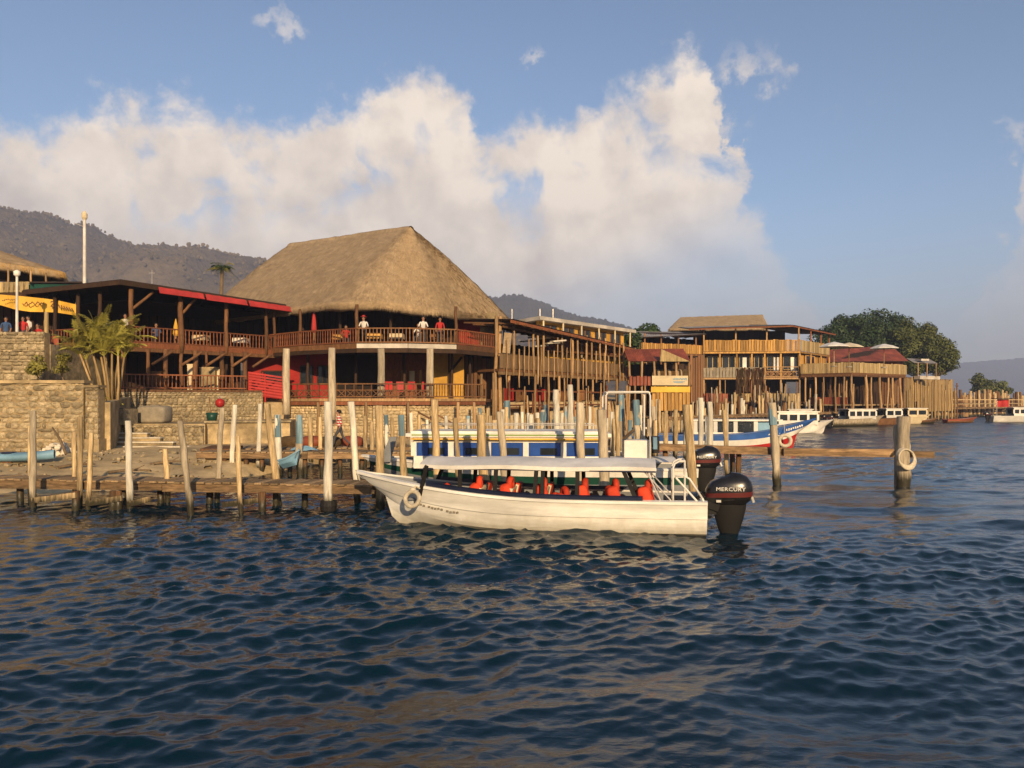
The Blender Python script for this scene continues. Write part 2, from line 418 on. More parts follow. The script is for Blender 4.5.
# ================================================================== THE SETTING
# ---- lake
def water_material():
    m = bpy.data.materials.new('lake_water'); m.use_nodes = True
    nt = m.node_tree; N = nt.nodes; L = nt.links
    b = N['Principled BSDF']
    b.inputs['Base Color'].default_value = (.0008, .012, .022, 1)
    b.inputs['Roughness'].default_value = .02; b.inputs['IOR'].default_value = 1.333
    b.inputs['Specular IOR Level'].default_value = .5
    ge = N.new('ShaderNodeNewGeometry')
    mp = N.new('ShaderNodeMapping'); mp.inputs['Scale'].default_value = (1, 1.5, 1); mp.inputs['Rotation'].default_value = (0, 0, .25)
    L.new(ge.outputs['Position'], mp.inputs[0])
    n1 = N.new('ShaderNodeTexNoise'); n1.inputs['Scale'].default_value = 6.5; n1.inputs['Detail'].default_value = 8; n1.inputs['Roughness'].default_value = .56
    n1.inputs['Distortion'].default_value = .5
    L.new(mp.outputs[0], n1.inputs['Vector'])
    bp = N.new('ShaderNodeBump'); bp.inputs['Strength'].default_value = .7; bp.inputs['Distance'].default_value = .010
    L.new(n1.outputs['Fac'], bp.inputs['Height'])
    # chop too small for the mesh far out on the lake
    n2 = N.new('ShaderNodeTexNoise'); n2.inputs['Scale'].default_value = .95; n2.inputs['Detail'].default_value = 7; n2.inputs['Roughness'].default_value = .6
    L.new(mp.outputs[0], n2.inputs['Vector'])
    ln = N.new('ShaderNodeVectorMath'); ln.operation = 'LENGTH'; L.new(ge.outputs['Position'], ln.inputs[0])
    mr = N.new('ShaderNodeMapRange'); mr.inputs['From Min'].default_value = 30; mr.inputs['From Max'].default_value = 110
    L.new(ln.outputs['Value'], mr.inputs['Value'])
    bp2 = N.new('ShaderNodeBump'); bp2.inputs['Distance'].default_value = .32
    n4 = N.new('ShaderNodeTexNoise'); n4.inputs['Scale'].default_value = .09; n4.inputs['Detail'].default_value = 4
    mp4 = N.new('ShaderNodeMapping'); mp4.inputs['Scale'].default_value = (.45, 1, 1); L.new(ge.outputs['Position'], mp4.inputs[0]); L.new(mp4.outputs[0], n4.inputs['Vector'])
    m4 = N.new('ShaderNodeMapRange'); m4.inputs['From Min'].default_value = 35; m4.inputs['From Max'].default_value = 160; m4.inputs['To Min'].default_value = .02; m4.inputs['To Max'].default_value = .40
    L.new(ln.outputs['Value'], m4.inputs['Value'])
    m5 = N.new('ShaderNodeMapRange'); m5.inputs['From Min'].default_value = .35; m5.inputs['From Max'].default_value = .65; m5.inputs['To Min'].default_value = .75; m5.inputs['To Max'].default_value = 1.25
    L.new(n4.outputs['Fac'], m5.inputs['Value'])
    m6 = N.new('ShaderNodeMath'); m6.operation = 'MULTIPLY'; L.new(m4.outputs[0], m6.inputs[0]); L.new(m5.outputs[0], m6.inputs[1]); L.new(m6.outputs[0], b.inputs['Roughness'])
    L.new(mr.outputs[0], bp2.inputs['Strength']); L.new(n2.outputs['Fac'], bp2.inputs['Height'])
    L.new(bp2.outputs[0], bp.inputs['Normal']); L.new(bp.outputs[0], b.inputs['Normal'])
    return m

def make_water():
    rad = list(np.geomspace(1.2, 5, 30)[:-1]) + list(np.geomspace(5, 150, 660)[:-1]) + list(np.geomspace(150, 3000, 45))
    rad = np.array(rad)
    ang = np.concatenate([np.linspace(-180, -42, 40, endpoint=False), np.linspace(-42, 42, 620, endpoint=False), np.linspace(42, 180, 40, endpoint=False)])
    A, Rr = np.meshgrid(np.radians(ang), rad)
    X = Rr * np.sin(A); Y = Rr * np.cos(A); Z = np.zeros_like(X)
    DX = np.zeros_like(X); DY = np.zeros_like(X)
    g = np.random.default_rng(3)
    step = np.gradient(rad)[:, None]
    main = math.radians(-75)                      # crests run roughly across the view, chop from the open lake
    gust = np.zeros_like(X)
    for i in range(7):
        th = g.uniform(0, 6.28); k = g.uniform(.18, .6); gust += np.sin(k * (X * math.cos(th) + Y * math.sin(th)) + g.uniform(0, 6.28))
    gust = np.clip(1 + gust * .22, .35, 1.8)
    for i in range(170):
        if i < 135: lam = float(np.exp(g.uniform(math.log(.07), math.log(.62)))); amp = .0090 * lam ** .95 * g.uniform(.25, 1.5); th = main + g.normal(0, .60)
        else: lam = float(np.exp(g.uniform(math.log(.8), math.log(7.0)))); amp = .0074 * lam ** .72 * g.uniform(.3, 1.3); th = main + g.normal(0, .38)
        k = 2 * math.pi / lam
        fade = np.clip((lam / (step * 2.6)) - .5, 0, 1)
        ph = k * (X * math.cos(th) + Y * math.sin(th)) + g.uniform(0, 6.28)
        mod = .65 + .35 * np.sin(X * math.cos(th + 1.3) * k * .13 + Y * math.sin(th + 1.3) * k * .13 + g.uniform(0, 6.28))
        a = amp * fade * mod * (gust if lam < 1.2 else .85) * 1.0
        Z += a * np.cos(ph); DX -= 1.05 * a * math.cos(th) * np.sin(ph); DY -= 1.05 * a * math.sin(th) * np.sin(ph)
    lee = np.clip((Y - 15) / 12, 0, 1) * np.clip((4 - X) / 8, 0, 1)     # calmer between the docks
    sc = 1 - .4 * lee
    V = np.stack([X + DX * sc, Y + DY * sc, Z * sc], -1).reshape(-1, 3)
    nr, nc = X.shape
    idx = np.arange(nr * nc).reshape(nr, nc); nx = np.roll(idx, -1, axis=1)
    Q = np.stack([idx[:-1], idx[1:], nx[1:], nx[:-1]], -1).reshape(-1, 4)
    me = bpy.data.meshes.new('lake')
    c = len(V); V = np.vstack([V, [[0, 0, 0]]])
    me.vertices.add(len(V)); me.vertices.foreach_set('co', V.ravel())
    nq = len(Q); tri = np.stack([np.full(nc, c), idx[0], nx[0]], -1)
    me.loops.add(nq * 4 + nc * 3); me.loops.foreach_set('vertex_index', np.concatenate([Q.ravel(), tri.ravel()]))
    me.polygons.add(nq + nc)
    me.polygons.foreach_set('loop_start', np.concatenate([np.arange(nq) * 4, nq * 4 + np.arange(nc) * 3]))
    me.polygons.foreach_set('use_smooth', np.ones(nq + nc, bool))
    me.update(calc_edges=True)
    me.materials.append(water_material())
    o = bpy.data.objects.new('lake', me); COL.objects.link(o)
    tag(o, kind='structure')
make_water()

# ---- ground: sandy shore, then the made ground behind the retaining walls
SHORE = np.array([(-90, 18), (-40, 20), (-20, 22.3), (-13, 24.8), (-10.5, 26.5), (-9.3, 31), (-7.5, 37), (-2, 43), (3, 50), (8, 57), (14, 68), (20, 86), (30, 97), (45, 110), (60, 128), (76, 155), (82, 420), (83, 3000)])
STEP = np.array([(-90, 33.6), (-20.9, 33.6), (-20.8, 41.7), (-14.5, 46.3), (-9, 47.5), (-3, 49.5), (0, 53), (10, 66), (15, 77), (20, 94), (30, 106), (45, 120), (60, 138), (75, 168), (90, 3000)])
def ground_z(x, y):
    ys = np.interp(x, SHORE[:, 0], SHORE[:, 1]); yr = np.interp(x, STEP[:, 0], STEP[:, 1])
    s = y - ys
    z = np.where(s < 0, np.maximum(-3, .28 * s), np.minimum(.7, .11 * s))
    z = np.where(y > yr, 2.7 + .02 * np.minimum(y - yr, 200), z)
    z = np.where((x < -24.3) & (y > 40.6), 5.5, z)
    return z
def make_ground():
    xs = np.concatenate([np.arange(-90, -30, 3), np.arange(-30, 30, .55), np.arange(30, 90, 1.6)])
    ys = np.concatenate([np.arange(17, 62, .5), np.arange(62, 140, 1.5), np.arange(140, 430, 10)])
    X, Y = np.meshgrid(xs, ys); Z = ground_z(X, Y)
    lowz = (Z > -2.9) & (Z < .8)
    nz = np.array([mnoise.fractal(Vector((x * .8, y * .8, 3)), 1, 2, 4) for x, y in zip(X.ravel(), Y.ravel())]).reshape(X.shape)
    Z = Z + np.where(lowz, nz * .10, nz * .03)
    nr, nc = X.shape; idx = np.arange(nr * nc).reshape(nr, nc)
    Q = np.stack([idx[:-1, :-1], idx[:-1, 1:], idx[1:, 1:], idx[1:, :-1]], -1).reshape(-1, 4)
    me = bpy.data.meshes.new('ground'); me.from_pydata(np.stack([X, Y, Z], -1).reshape(-1, 3).tolist(), [], Q.tolist())
    me.polygons.foreach_set('use_smooth', [True] * len(me.polygons))
    me.materials.append(M('shore_sand', (.54, .40, .21), .95, .35, 1.5, bump=.6, bscale=9, stain=.35, bdist=.04))
    o = bpy.data.objects.new('ground', me); COL.objects.link(o); tag(o, kind='structure')
make_ground()

# ---- hills
def make_hill(name, prof, Dr, depth, col, rough_m, seed, base=1.0):
    pr = np.array(prof, float)
    px = np.linspace(pr[0, 0], pr[-1, 0], 420)
    top = np.interp(px, pr[:, 0], (HY - pr[:, 1]) / F * Dr + H)
    rows = []
    for k, t in enumerate(list(np.linspace(0, 1, 26)) + [1.25, 1.6]):
        row = []
        for i in range(len(px)):
            x = (px[i] - CX) / F * Dr
            y = Dr - depth * (1 - t)
            h = base + (top[i] - base) * (1 - (1 - min(t, 1)) ** 1.35) if t <= 1 else base + (top[i] - base) * (1 - (t - 1) * 1.1)
            s = 1.0 / (Dr * .05)
            n = mnoise.fractal(Vector((x * s, y * s * .8, seed)), 1, 2, 5) * top[i] * .10 * math.sin(math.pi * min(max(t, .0), 1) * .9)
            n += abs(mnoise.noise(Vector((x * s * 9, y * s * 9, seed + 4)))) * rough_m * (.3 if t < .05 else 1) + mnoise.noise(Vector((x * s * 26, y * s * 26, seed))) * rough_m * .5
            row.append((x, y, max(-2, h + n)))
        rows.append(row)
    mb = MB().grid(rows)
    m = M(name + '_woods', col, .95, .55, 14.0 / Dr, bump=.8, bscale=120 / Dr, stain=.4, bdist=Dr * .006)
    o = mb.build(name, m, smooth=True); tag(o, kind='structure'); return o
HILL = make_hill('hill', [(-420, 180), (-120, 196), (0, 209), (40, 214), (80, 226), (120, 243), (160, 249), (200, 251), (230, 257), (262, 263), (320, 280), (420, 302), (470, 318), (560, 345), (640, 372)], 900, 420, (.11, .082, .047), 6.0, 1.0)
make_hill('hill', [(380, 330), (440, 306), (480, 300), (515, 297), (545, 304), (575, 314), (620, 328), (680, 345), (760, 366)], 1350, 420, (.08, .07, .04), 6.0, 5.0)
make_hill('mountain', [(560, 366), (680, 364), (800, 370), (900, 366), (960, 363), (1030, 358), (1100, 348), (1250, 330), (1500, 336)], 3050, 500, (.06, .065, .05), 8.0, 9.0, base=-6.0)

# ---- trees on the hills, too many and too small to count
def woodland(hill, n, rmin, rmax, seed):
    jr = random.Random(seed); me = hill.data; nv = 420; vs = me.vertices; mb = MB()
    for k in range(n):
        r_ = jr.randrange(6, 26); c_ = jr.randrange(20, nv - 1)
        if jr.random() < .25: r_ = 25
        p = vs[r_ * nv + c_].co; s_ = jr.uniform(rmin, rmax)
        q = Vector(p) + Vector((jr.uniform(-3, 3), jr.uniform(-8, 8), s_ * .35))
        base = len(mb.v); mb.ball(q, (s_ * jr.uniform(.8, 1.3), s_, s_ * jr.uniform(.8, 1.5)), 6, 4)
        for i in range(base, len(mb.v)): v_ = mb.v[i]; mb.v[i] = (v_[0] + jr.uniform(-.25, .25) * s_, v_[1], v_[2] + jr.uniform(-.25, .25) * s_)
    o = mb.build('woodland', M('hill_trees', (.105, .080, .045), .9, .4, .02, bump=0, stain=.3)); tag(o, 'scattered dark trees covering the hillside', 'woods', kind='stuff')
woodland(HILL, 4200, .7, 2.1, 5)

# ---- haze
hz = MB().box((0, 0, 130), (6600, 6600, 272)).build('haze', [])
tag(hz, kind='stuff')
mh = bpy.data.materials.new('haze_air'); mh.use_nodes = True
nt = mh.node_tree; nt.nodes.clear()
vo = nt.nodes.new('ShaderNodeOutputMaterial'); pv = nt.nodes.new('ShaderNodeVolumePrincipled')
pv.inputs['Color'].default_value = (.52, .63, .94, 1); pv.inputs['Density'].default_value = .00046; pv.inputs['Anisotropy'].default_value = 0.0
nt.links.new(pv.outputs[0], vo.inputs['Volume'])
hz.data.materials.append(mh)

# ---- stone walls
def stone_variants(n=6):
    out = []
    for k in range(n):
        vs = []; fs = []
        a = [-.5, -.2, .2, .5]
        rows = []
        for j in range(4):
            rows.append([Vector((a[i], -.5 * (1 - .55 * (abs(a[i]) > .4) - .35 * (abs(a[j]) > .4)), a[j])) for i in range(4)])
        rows[0] = [Vector((p.x * .92, p.y, p.z)) for p in rows[0]]; rows[3] = [Vector((p.x * .9, p.y, p.z)) for p in rows[3]]
        mb = MB(); jr = random.Random(k)
        rr = [[p + Vector((jr.uniform(-.06, .06), jr.uniform(-.10, .06), jr.uniform(-.07, .07))) for p in r] for r in rows]
        mb.grid(rr)
        edge = [rr[0][i] for i in range(4)] + [rr[j][3] for j in range(1, 4)] + [rr[3][i] for i in (2, 1, 0)] + [rr[j][0] for j in (2, 1)]
        back = [Vector((p.x, .5, p.z)) for p in edge]
        mb.grid([back, edge], closed=True)
        out.append(mb)
    return out
STV = stone_variants()
STM = [mb.mesh('stone', MAT['stone'], smooth=True) for mb in STV]
STP = [mb.mesh('stone', MAT['stone_pale'], smooth=True) for mb in STV]
def wall_cells(length, height, hmin, hmax, wmin, wmax, rnd):
    z = 0; cells = []
    while z < height - .04:
        h = min(rnd.uniform(hmin, hmax), height - z)
        x = -rnd.uniform(0, wmax * .5)
        while x < length:
            w = rnd.uniform(wmin, wmax); x1 = min(x + w, length); x0 = max(x, 0)
            if x1 - x0 > .06: cells.append((x0, z, x1 - x0, h))
            x += w
        z += h
    return cells
def stone_wall(root, a, b, z0, z1, thick, hmin, hmax, wmin, wmax, single=True, seed=1, limit=300, proud=.05, pale=False):
    """rubble face between plan points a and b, facing the camera side; returns the wall core"""
    a = Vector((a[0], a[1], 0)); b = Vector((b[0], b[1], 0)); d = (b - a); Ln = d.length; X = d.normalized(); Y = Vector((-X.y, X.x, 0))
    if Y.y < 0: Y = -Y
    core = MB().box((a + b) / 2 + Y * (thick / 2 + .03) + Vector((0, 0, (z0 + z1) / 2 - .02)), (Ln, thick, z1 - z0 - .04), X, Y).build('wall_core', MAT['plaster' if pale else 'mortar'], root)
    rnd = random.Random(seed)
    cells = wall_cells(Ln, z1 - z0, hmin, hmax, wmin, wmax, rnd)
    rnd.shuffle(cells)
    cells.sort(key=lambda c: -c[2] * c[3])
    joined = MB()
    for n, (x, z, w, h) in enumerate(cells):
        dep = .22 + rnd.uniform(0, .05)
        c = a + X * (x + w / 2) + Vector((0, 0, z0 + z + h / 2)) + Y * (dep / 2 - proud + rnd.uniform(-.02, .03))
        mt = frame(c, X, Y, Vector((0, 0, 1)))
        S = Matrix.Diagonal((w * .96, dep, h * .93, 1))
        mm = mt @ Matrix.Rotation(rnd.uniform(-.10, .10), 4, 'Y') @ Matrix.Rotation(rnd.uniform(-.12, .12), 4, 'X') @ Matrix.Rotation(rnd.uniform(-.10, .10), 4, 'Z') @ S
        k = rnd.randrange(len(STV))
        if single and n < limit: inst('stone', (STP if pale else STM)[k], root, mm)
        else: joined.add([mm @ Vector(p) for p in STV[k].v], STV[k].f)
    if joined.v:
        o = joined.build('stones', MAT['stone_pale' if pale else 'stone'], root, smooth=True); tag(o, kind='stuff')
    return core

# tall rubble wall on the left, ending in a pale pier
rt = thing('stone_wall', 'tall rubble stone retaining wall rising from the beach at the left', 'wall', (-21, 33, .5))
stone_wall(rt, (-27.5, 33.0), (-18.15, 33.0), .35, 3.55, .7, .10, .30, .16, .66, seed=4)
MB().box((-22.8, 33.28, 3.62), (9.5, .75, .13)).build('coping', MAT['plaster'], rt)
rt = thing('stone_pier', 'pale stone pier at the end of the rubble wall beside the palm', 'pillar', (-17.75, 33, .5))
stone_wall(rt, (-17.98, 32.86), (-17.45, 32.86), 1.2, 3.38, .5, .18, .3, .2, .5, seed=9)
MB().box((-17.7, 33.15, .75), (.62, .62, .9)).build('base', MAT['plaster'], rt)
MB().box((-17.7, 33.10, 3.43), (.64, .66, .10)).build('cap', MAT['plaster'], rt)
# wing wall running back to the planter
o = MB().prism([(-17.6, 33.4, .3), (-17.6, 33.4, 2.75), (-20.6, 41.3, 3.0), (-20.6, 41.3, .3)], (.35, .1, 0)).build('wing_wall', MAT['plaster'])
tag(o, 'sloping plastered wing wall behind the pale stone pier', 'wall')
# rough embankment on the upper left
rt = thing('embankment_wall', 'rough earth and stone embankment wall below the terrace with the yellow banner', 'wall', (-25, 40, 3.4))
stone_wall(rt, (-32, 40.0), (-24.0, 40.0), 3.3, 6.35, .5, .10, .34, .15, .6, seed=14, proud=.10)
MB().bar((-24.1, 40.5, 4.4), (-24.1, 47, 4.4), .3, 2.7).build('return_wall', MAT['stone'], rt)
MB().box((-25.6, 38.6, 3.3), (4.6, 2.0, .9)).build('footing', MAT['plaster'], rt)
# low rubble wall under the timber restaurant
rt = thing('rubble_wall', 'low rubble stone wall under the timber restaurant terrace', 'wall', (-18, 43.5, 1.5))
stone_wall(rt, WZ(112, 41.2, 0), WZ(263, 45.6, 0), 1.3, 3.28, .6, .12, .22, .14, .34, seed=5)
# terrace wall in front of it (ledge)
rt = thing('ledge_wall', 'plastered lower ledge wall carrying the square concrete tank', 'wall', (-17, 38.5, .6))
MB().slab([WZ(104, 37.6, 0), WZ(205, 37.6, 0), WZ(212, 41.6, 0), WZ(116, 41.0, 0)], .3, 1.70).build('wall_core', MAT['plaster'], rt)
stone_wall(rt, WZ(106, 37.45, 0), WZ(203, 37.45, 0), .5, 1.62, .1, .14, .24, .16, .4, seed=6)
rt = thing('beach_wall', 'sandy plastered beach wall under the red-walled terrace', 'wall', (-13, 40, .6))
MB().slab([WZ(206, 38.4, 0), WZ(290, 39.5, 0), WZ(296, 46.8, 0), WZ(266, 46.5, 0), WZ(214, 43, 0)], .2, 1.72).build('wall_core', MAT['plaster'], rt)
MB().slab([WZ(204, 38.25, 0), WZ(291, 39.35, 0), WZ(291, 39.75, 0), WZ(204, 38.65, 0)], 1.73, 1.82).build('coping', MAT['stone'], rt)
# concrete tank
rt = thing('concrete_tank', 'square grey concrete water tank with rounded edges on the ledge', 'tank', (-17.9, 39.3, 1.7))
b = MB(); b.ball(WZ(155, 39.2, 2.13), (.72, .6, .44), 20, 12, p=6); b.build('body', MAT['concrete'], rt, smooth=True)
MB().tube([WZ(155, 39.2, 2.54), WZ(155, 39.2, 2.62)], [.26, .24], 14).build('lid', MAT['concrete'], rt)
# buoy and tub on the ledge
rt = thing('buoy', 'round red mooring buoy on the ledge beside a green tub', 'buoy', W(220, 409, 40.5))
MB().ball(W(220, 403, 40.5), (.24, .24, .24), 14, 10).build('float', MAT['red'], rt, smooth=True)
MB().torus(W(220, 397.5, 40.5), (0, 1, 0), .07, .02, 10, 6).build('eye', MAT['steel'], rt)
rt = thing('tub', 'small green plastic tub with a leaning stick on the ledge', 'tub', W(212, 416, 40.2))
MB().tube([WZ(212, 40.2, 1.74), WZ(212, 40.2, 2.2)], [.22, .30], 14).build('bucket', MAT['green'], rt, smooth=True)
MB().tube([WZ(212, 40.2, 1.9), WZ(209, 40.3, 3.0)], .025, 6).build('stick', MAT['brown'], rt)
# steps down to the beach
rt = thing('stone_steps', 'pale stone steps descending to the beach beside the ledge wall', 'steps', (-13.5, 35.5, .5))
sx = [(104, 147, 434), (104, 160, 438.5), (104, 173, 443), (104, 189, 447.5), (104, 202, 452), (104, 213, 457)]
for k, (p0, p1, y) in enumerate(sx):
    Dk = 36.6 - k * .35
    z = zat(y, Dk); x0 = (p0 - CX) / F * Dk; x1 = (p1 - CX) / F * Dk
    zb = .15
    MB().box(((x0 + x1) / 2, Dk + .18, (z + zb) / 2), (x1 - x0, .36, z - zb)).build('step', MAT['plaster'], rt)
    MB().box(((x0 + x1) / 2 + .02, Dk + .16, z + .03), (x1 - x0 + .03, .42, .06)).build('tread', MAT['rubble'], rt)
# heap of pale rubble on the beach
o = MB()
jr = random.Random(3)
for k in range(150):
    u = jr.uniform(-1, 1); p = W(57 + u * 17, 0, 31.0)
    hh = max(0, 1 - abs(u)) * .55 * jr.random() ** .5
    s = jr.uniform(.08, .17)
    M_ = Matrix.Translation((p.x, 31 + jr.uniform(-.4, .4), .62 + hh)) @ Matrix.Rotation(jr.uniform(0, 6), 4, 'Z') @ Matrix.Rotation(jr.uniform(0, 6), 4, 'X') @ Matrix.Diagonal((s * 1.4, s, s, 1))
    v = STV[k % 6]; o.add([M_ @ Vector(q) for q in v.v], v.f)
o = o.build('rubble_heap', MAT['rubble']); tag(o, 'heap of pale rubble stones on the beach below the stone wall', 'rubble', kind='stuff')

# loose stones and driftwood scattered over the beach
o = MB(); jr = random.Random(31)
for k in range(420):
    x = jr.uniform(-24, -10.5); y = jr.uniform(23, 33)
    z = float(ground_z(np.array([x]), np.array([y]))[0])
    if z < .05 or z > .75: continue
    s_ = jr.choice((.03, .04, .05, .06, .08, .12)) * jr.uniform(.8, 1.3)
    M_ = Matrix.Translation((x, y, z + s_ * .2)) @ Matrix.Rotation(jr.uniform(0, 6), 4, 'Z') @ Matrix.Rotation(jr.uniform(-.5, .5), 4, 'X') @ Matrix.Diagonal((s_ * 1.8, s_ * 1.4, s_, 1))
    v = STV[k % 6]; o.add([M_ @ Vector(q) for q in v.v], v.f)
o = o.build('beach_stones', MAT['stone']); tag(o, 'loose stones scattered over the sandy beach', 'stones', kind='stuff')
for k, (px, D_, ln, a) in enumerate(((58, 27.5, 1.3, .5), (108, 27.0, 1.6, -.25), (150, 28.6, 1.2, .3), (66, 30.2, 1.5, 2.2))):
    b = WZ(px, D_, 0); b.z = float(ground_z(np.array([b.x]), np.array([b.y]))[0]) + .06
    e = b + Vector((math.cos(a) * ln, math.sin(a) * ln * .5, .1 if k < 3 else 1.0))
    t = thing('driftwood', ['short driftwood branch on the sand near the kayak', 'long driftwood pole on the sand behind the near dock', 'driftwood stick on the sand below the steps', 'leaning dark stick propped at the rubble heap'][k], 'driftwood', b)
    MB().tube([b, lerp(b, e, .5) + Vector((0, .05, .05)), e], [.06, .05, .03], 7, jit=.08).build('branch', MAT['trunk'], t, smooth=True)
    MB().tube([lerp(b, e, .55), lerp(b, e, .8) + Vector((.05, .1, .18))], [.03, .015], 6).build('twig', MAT['trunk'], t)
# ================================================================== BUILDING HELPERS
UNIT = {}
def unit_box(mat):
    if mat.name not in UNIT:
        UNIT[mat.name] = MB().box((0, 0, 0), (1, 1, 1)).mesh('board', mat)
    return UNIT[mat.name]
def piece(name, mat, parent, c, size, X=(1, 0, 0), tilt=0.0):
    X = Vector(X).normalized(); Y = Vector((0, 0, 1)).cross(X).normalized(); Z = X.cross(Y)
    m = frame(Vector(c), X, Y, Z)
    if tilt: m = m @ Matrix.Rotation(tilt, 4, 'Y')
    return inst(name, unit_box(mat), parent, m @ Matrix.Diagonal((size[0], size[1], size[2], 1)))
TURNED = {}
def turned(mat):
    if mat.name not in TURNED:
        prof = [(0, .5), (.08, .5), (.14, .34), (.3, .5), (.5, .30), (.7, .5), (.86, .34), (.92, .5), (1, .5)]
        TURNED[mat.name] = MB().tube([(0, 0, t - .5) for t, r in prof], [r for t, r in prof], 6).mesh('baluster', mat, smooth=True)
    return TURNED[mat.name]
def V2(p, z): return Vector((p[0], p[1], z))
def lerp(a, b, t): return a + (b - a) * t

def rail(root, a, b, h, style='baluster', mat='rail_mid', gap=.22, w=.075, rmat=None, name='railing', rnd=None):
    """railing from a to b (3-D points on the floor edge): rails are the part, pickets its sub-parts"""
    rnd = rnd or random
    a = Vector(a); b = Vector(b); d = b - a; Ln = d.length; X = Vector((d.x, d.y, 0)).normalized()
    mt = MAT[mat]; rm = MAT[rmat or mat]; up = Vector((0, 0, 1))
    r = MB()
    r.bar(a + up * (h - .035), b + up * (h - .035), .11, .07); r.bar(a + up * .10, b + up * .10, .07, .07)
    if style in ('lattice', 'wide'): r.bar(a + up * (h * .55), b + up * (h * .55), .05, .05)
    part = r.build(name, rm, root)
    n = max(2, int(Ln / gap))
    for i in range(n):
        t = (i + .5) / n; p = lerp(a, b, t)
        if style == 'baluster':
            m = frame(p + up * (h / 2 + .04), X, Vector((0, 0, 1)).cross(X), up)
            o = inst('baluster', turned(mt), part, m @ Matrix.Rotation(rnd.uniform(-.04, .04), 4, 'Y') @ Matrix.Diagonal((w, w, h - .14, 1)))
        elif style == 'boards':
            hh = h * rnd.uniform(.93, 1.06)
            piece('board', mt, part, p + up * (hh / 2 + .01) + X.cross(up) * .07, (gap * .86, .03, hh), X, rnd.uniform(-.02, .02))
        elif style == 'wicker':
            hh = h - .06
            piece('slat', mt, part, p + up * (hh / 2 + .03) + X.cross(up) * .06, (gap * .93, .025, hh), X, rnd.uniform(-.015, .015))
        elif style == 'lattice':
            for sg in (-1, 1):
                L_ = gap * 1.15
                q = p + up * (h * .33) + X.cross(up) * (.015 * sg)
                c = frame(q, X, Vector((0, 0, 1)).cross(X), up) @ Matrix.Rotation(sg * .85, 4, 'Y')
                inst('slat', unit_box(mt), part, c @ Matrix.Diagonal((.045, .022, h * .62, 1)))
            piece('slat', mt, part, p + up * (h * .5) + X * (gap * .5), (.05, .04, h - .1), X)
    return part
def rpost(root, a, b, r, mat='brown', name='post', n=7, bend=.012, part=None):
    a = Vector(a); b = Vector(b); L_ = (b - a).length
    k = 4; pts = []
    for i in range(k + 1):
        t = i / k; p = lerp(a, b, t)
        if 0 < i < k: p = p + Vector((random.uniform(-1, 1), random.uniform(-1, 1), 0)) * bend * L_
        pts.append(p)
    rr = [r * (1.06 - .14 * i / k) * random.uniform(.95, 1.05) for i in range(k + 1)]
    return MB().tube(pts, rr, n, jit=.05).build(name, MAT[mat], part or root, smooth=True)
def beam(root, a, b, w, h, mat='brown', name='beam'):
    return MB().bar(a, b, w, h).build(name, MAT[mat], root)
def wall(root, a, b, z0, z1, mat, name='wall', th=.12):
    a = Vector((a[0], a[1], (z0 + z1) / 2)); b = Vector((b[0], b[1], (z0 + z1) / 2))
    return MB().bar(a, b, th, z1 - z0).build(name, MAT[mat], root)
def plank_wall(root, a, b, z0, z1, mat, w=.25, name='plank_wall', back='dark_in', rnd=None, uneven=.06):
    rnd = rnd or random
    a = Vector((a[0], a[1], 0)); b = Vector((b[0], b[1], 0)); d = b - a; X = d.normalized(); N_ = X.cross(Vector((0, 0, 1)))
    if N_.y > 0: N_ = -N_
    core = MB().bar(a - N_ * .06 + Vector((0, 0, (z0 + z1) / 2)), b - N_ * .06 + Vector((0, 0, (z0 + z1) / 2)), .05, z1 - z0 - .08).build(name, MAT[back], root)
    n = max(1, int(d.length / w))
    for i in range(n):
        hh = (z1 - z0) * (1 + rnd.uniform(-uneven, uneven * .4))
        piece('plank', MAT[mat], core, lerp(a, b, (i + .5) / n) + Vector((0, 0, z0 + hh / 2)) + N_ * rnd.uniform(0, .02), (w * rnd.uniform(.82, .96), .035, hh), X)
    return core
def window(root, a, b, z0, z1, frame_mat='brown', pane='glass', name='window', panes=2, off=.1):
    a = Vector((a[0], a[1], 0)); b = Vector((b[0], b[1], 0)); X = (b - a).normalized(); N_ = X.cross(Vector((0, 0, 1)))
    if N_.y > 0: N_ = -N_
    a = a + N_ * off; b = b + N_ * off; up = Vector((0, 0, 1))
    f = MB(); t = .08
    f.bar(a + up * z0, b + up * z0, t, t); f.bar(a + up * z1, b + up * z1, t, t)
    for k in range(panes + 1):
        p = lerp(a, b, k / panes); f.bar(p + up * (z0 + .04), p + up * (z1 - .04), t * .98, t * .9, up=(0, 1, 0))
    part = f.build(name, MAT[frame_mat], root)
    for k in range(panes):
        p = lerp(a, b, k / panes); q = lerp(a, b, (k + 1) / panes)
        MB().bar(lerp(p, q, .08) + up * (z0 + z1) / 2 - N_ * .01, lerp(p, q, .92) + up * (z0 + z1) / 2 - N_ * .01, .02, z1 - z0 - .1).build('pane', MAT[pane], part)
    return part
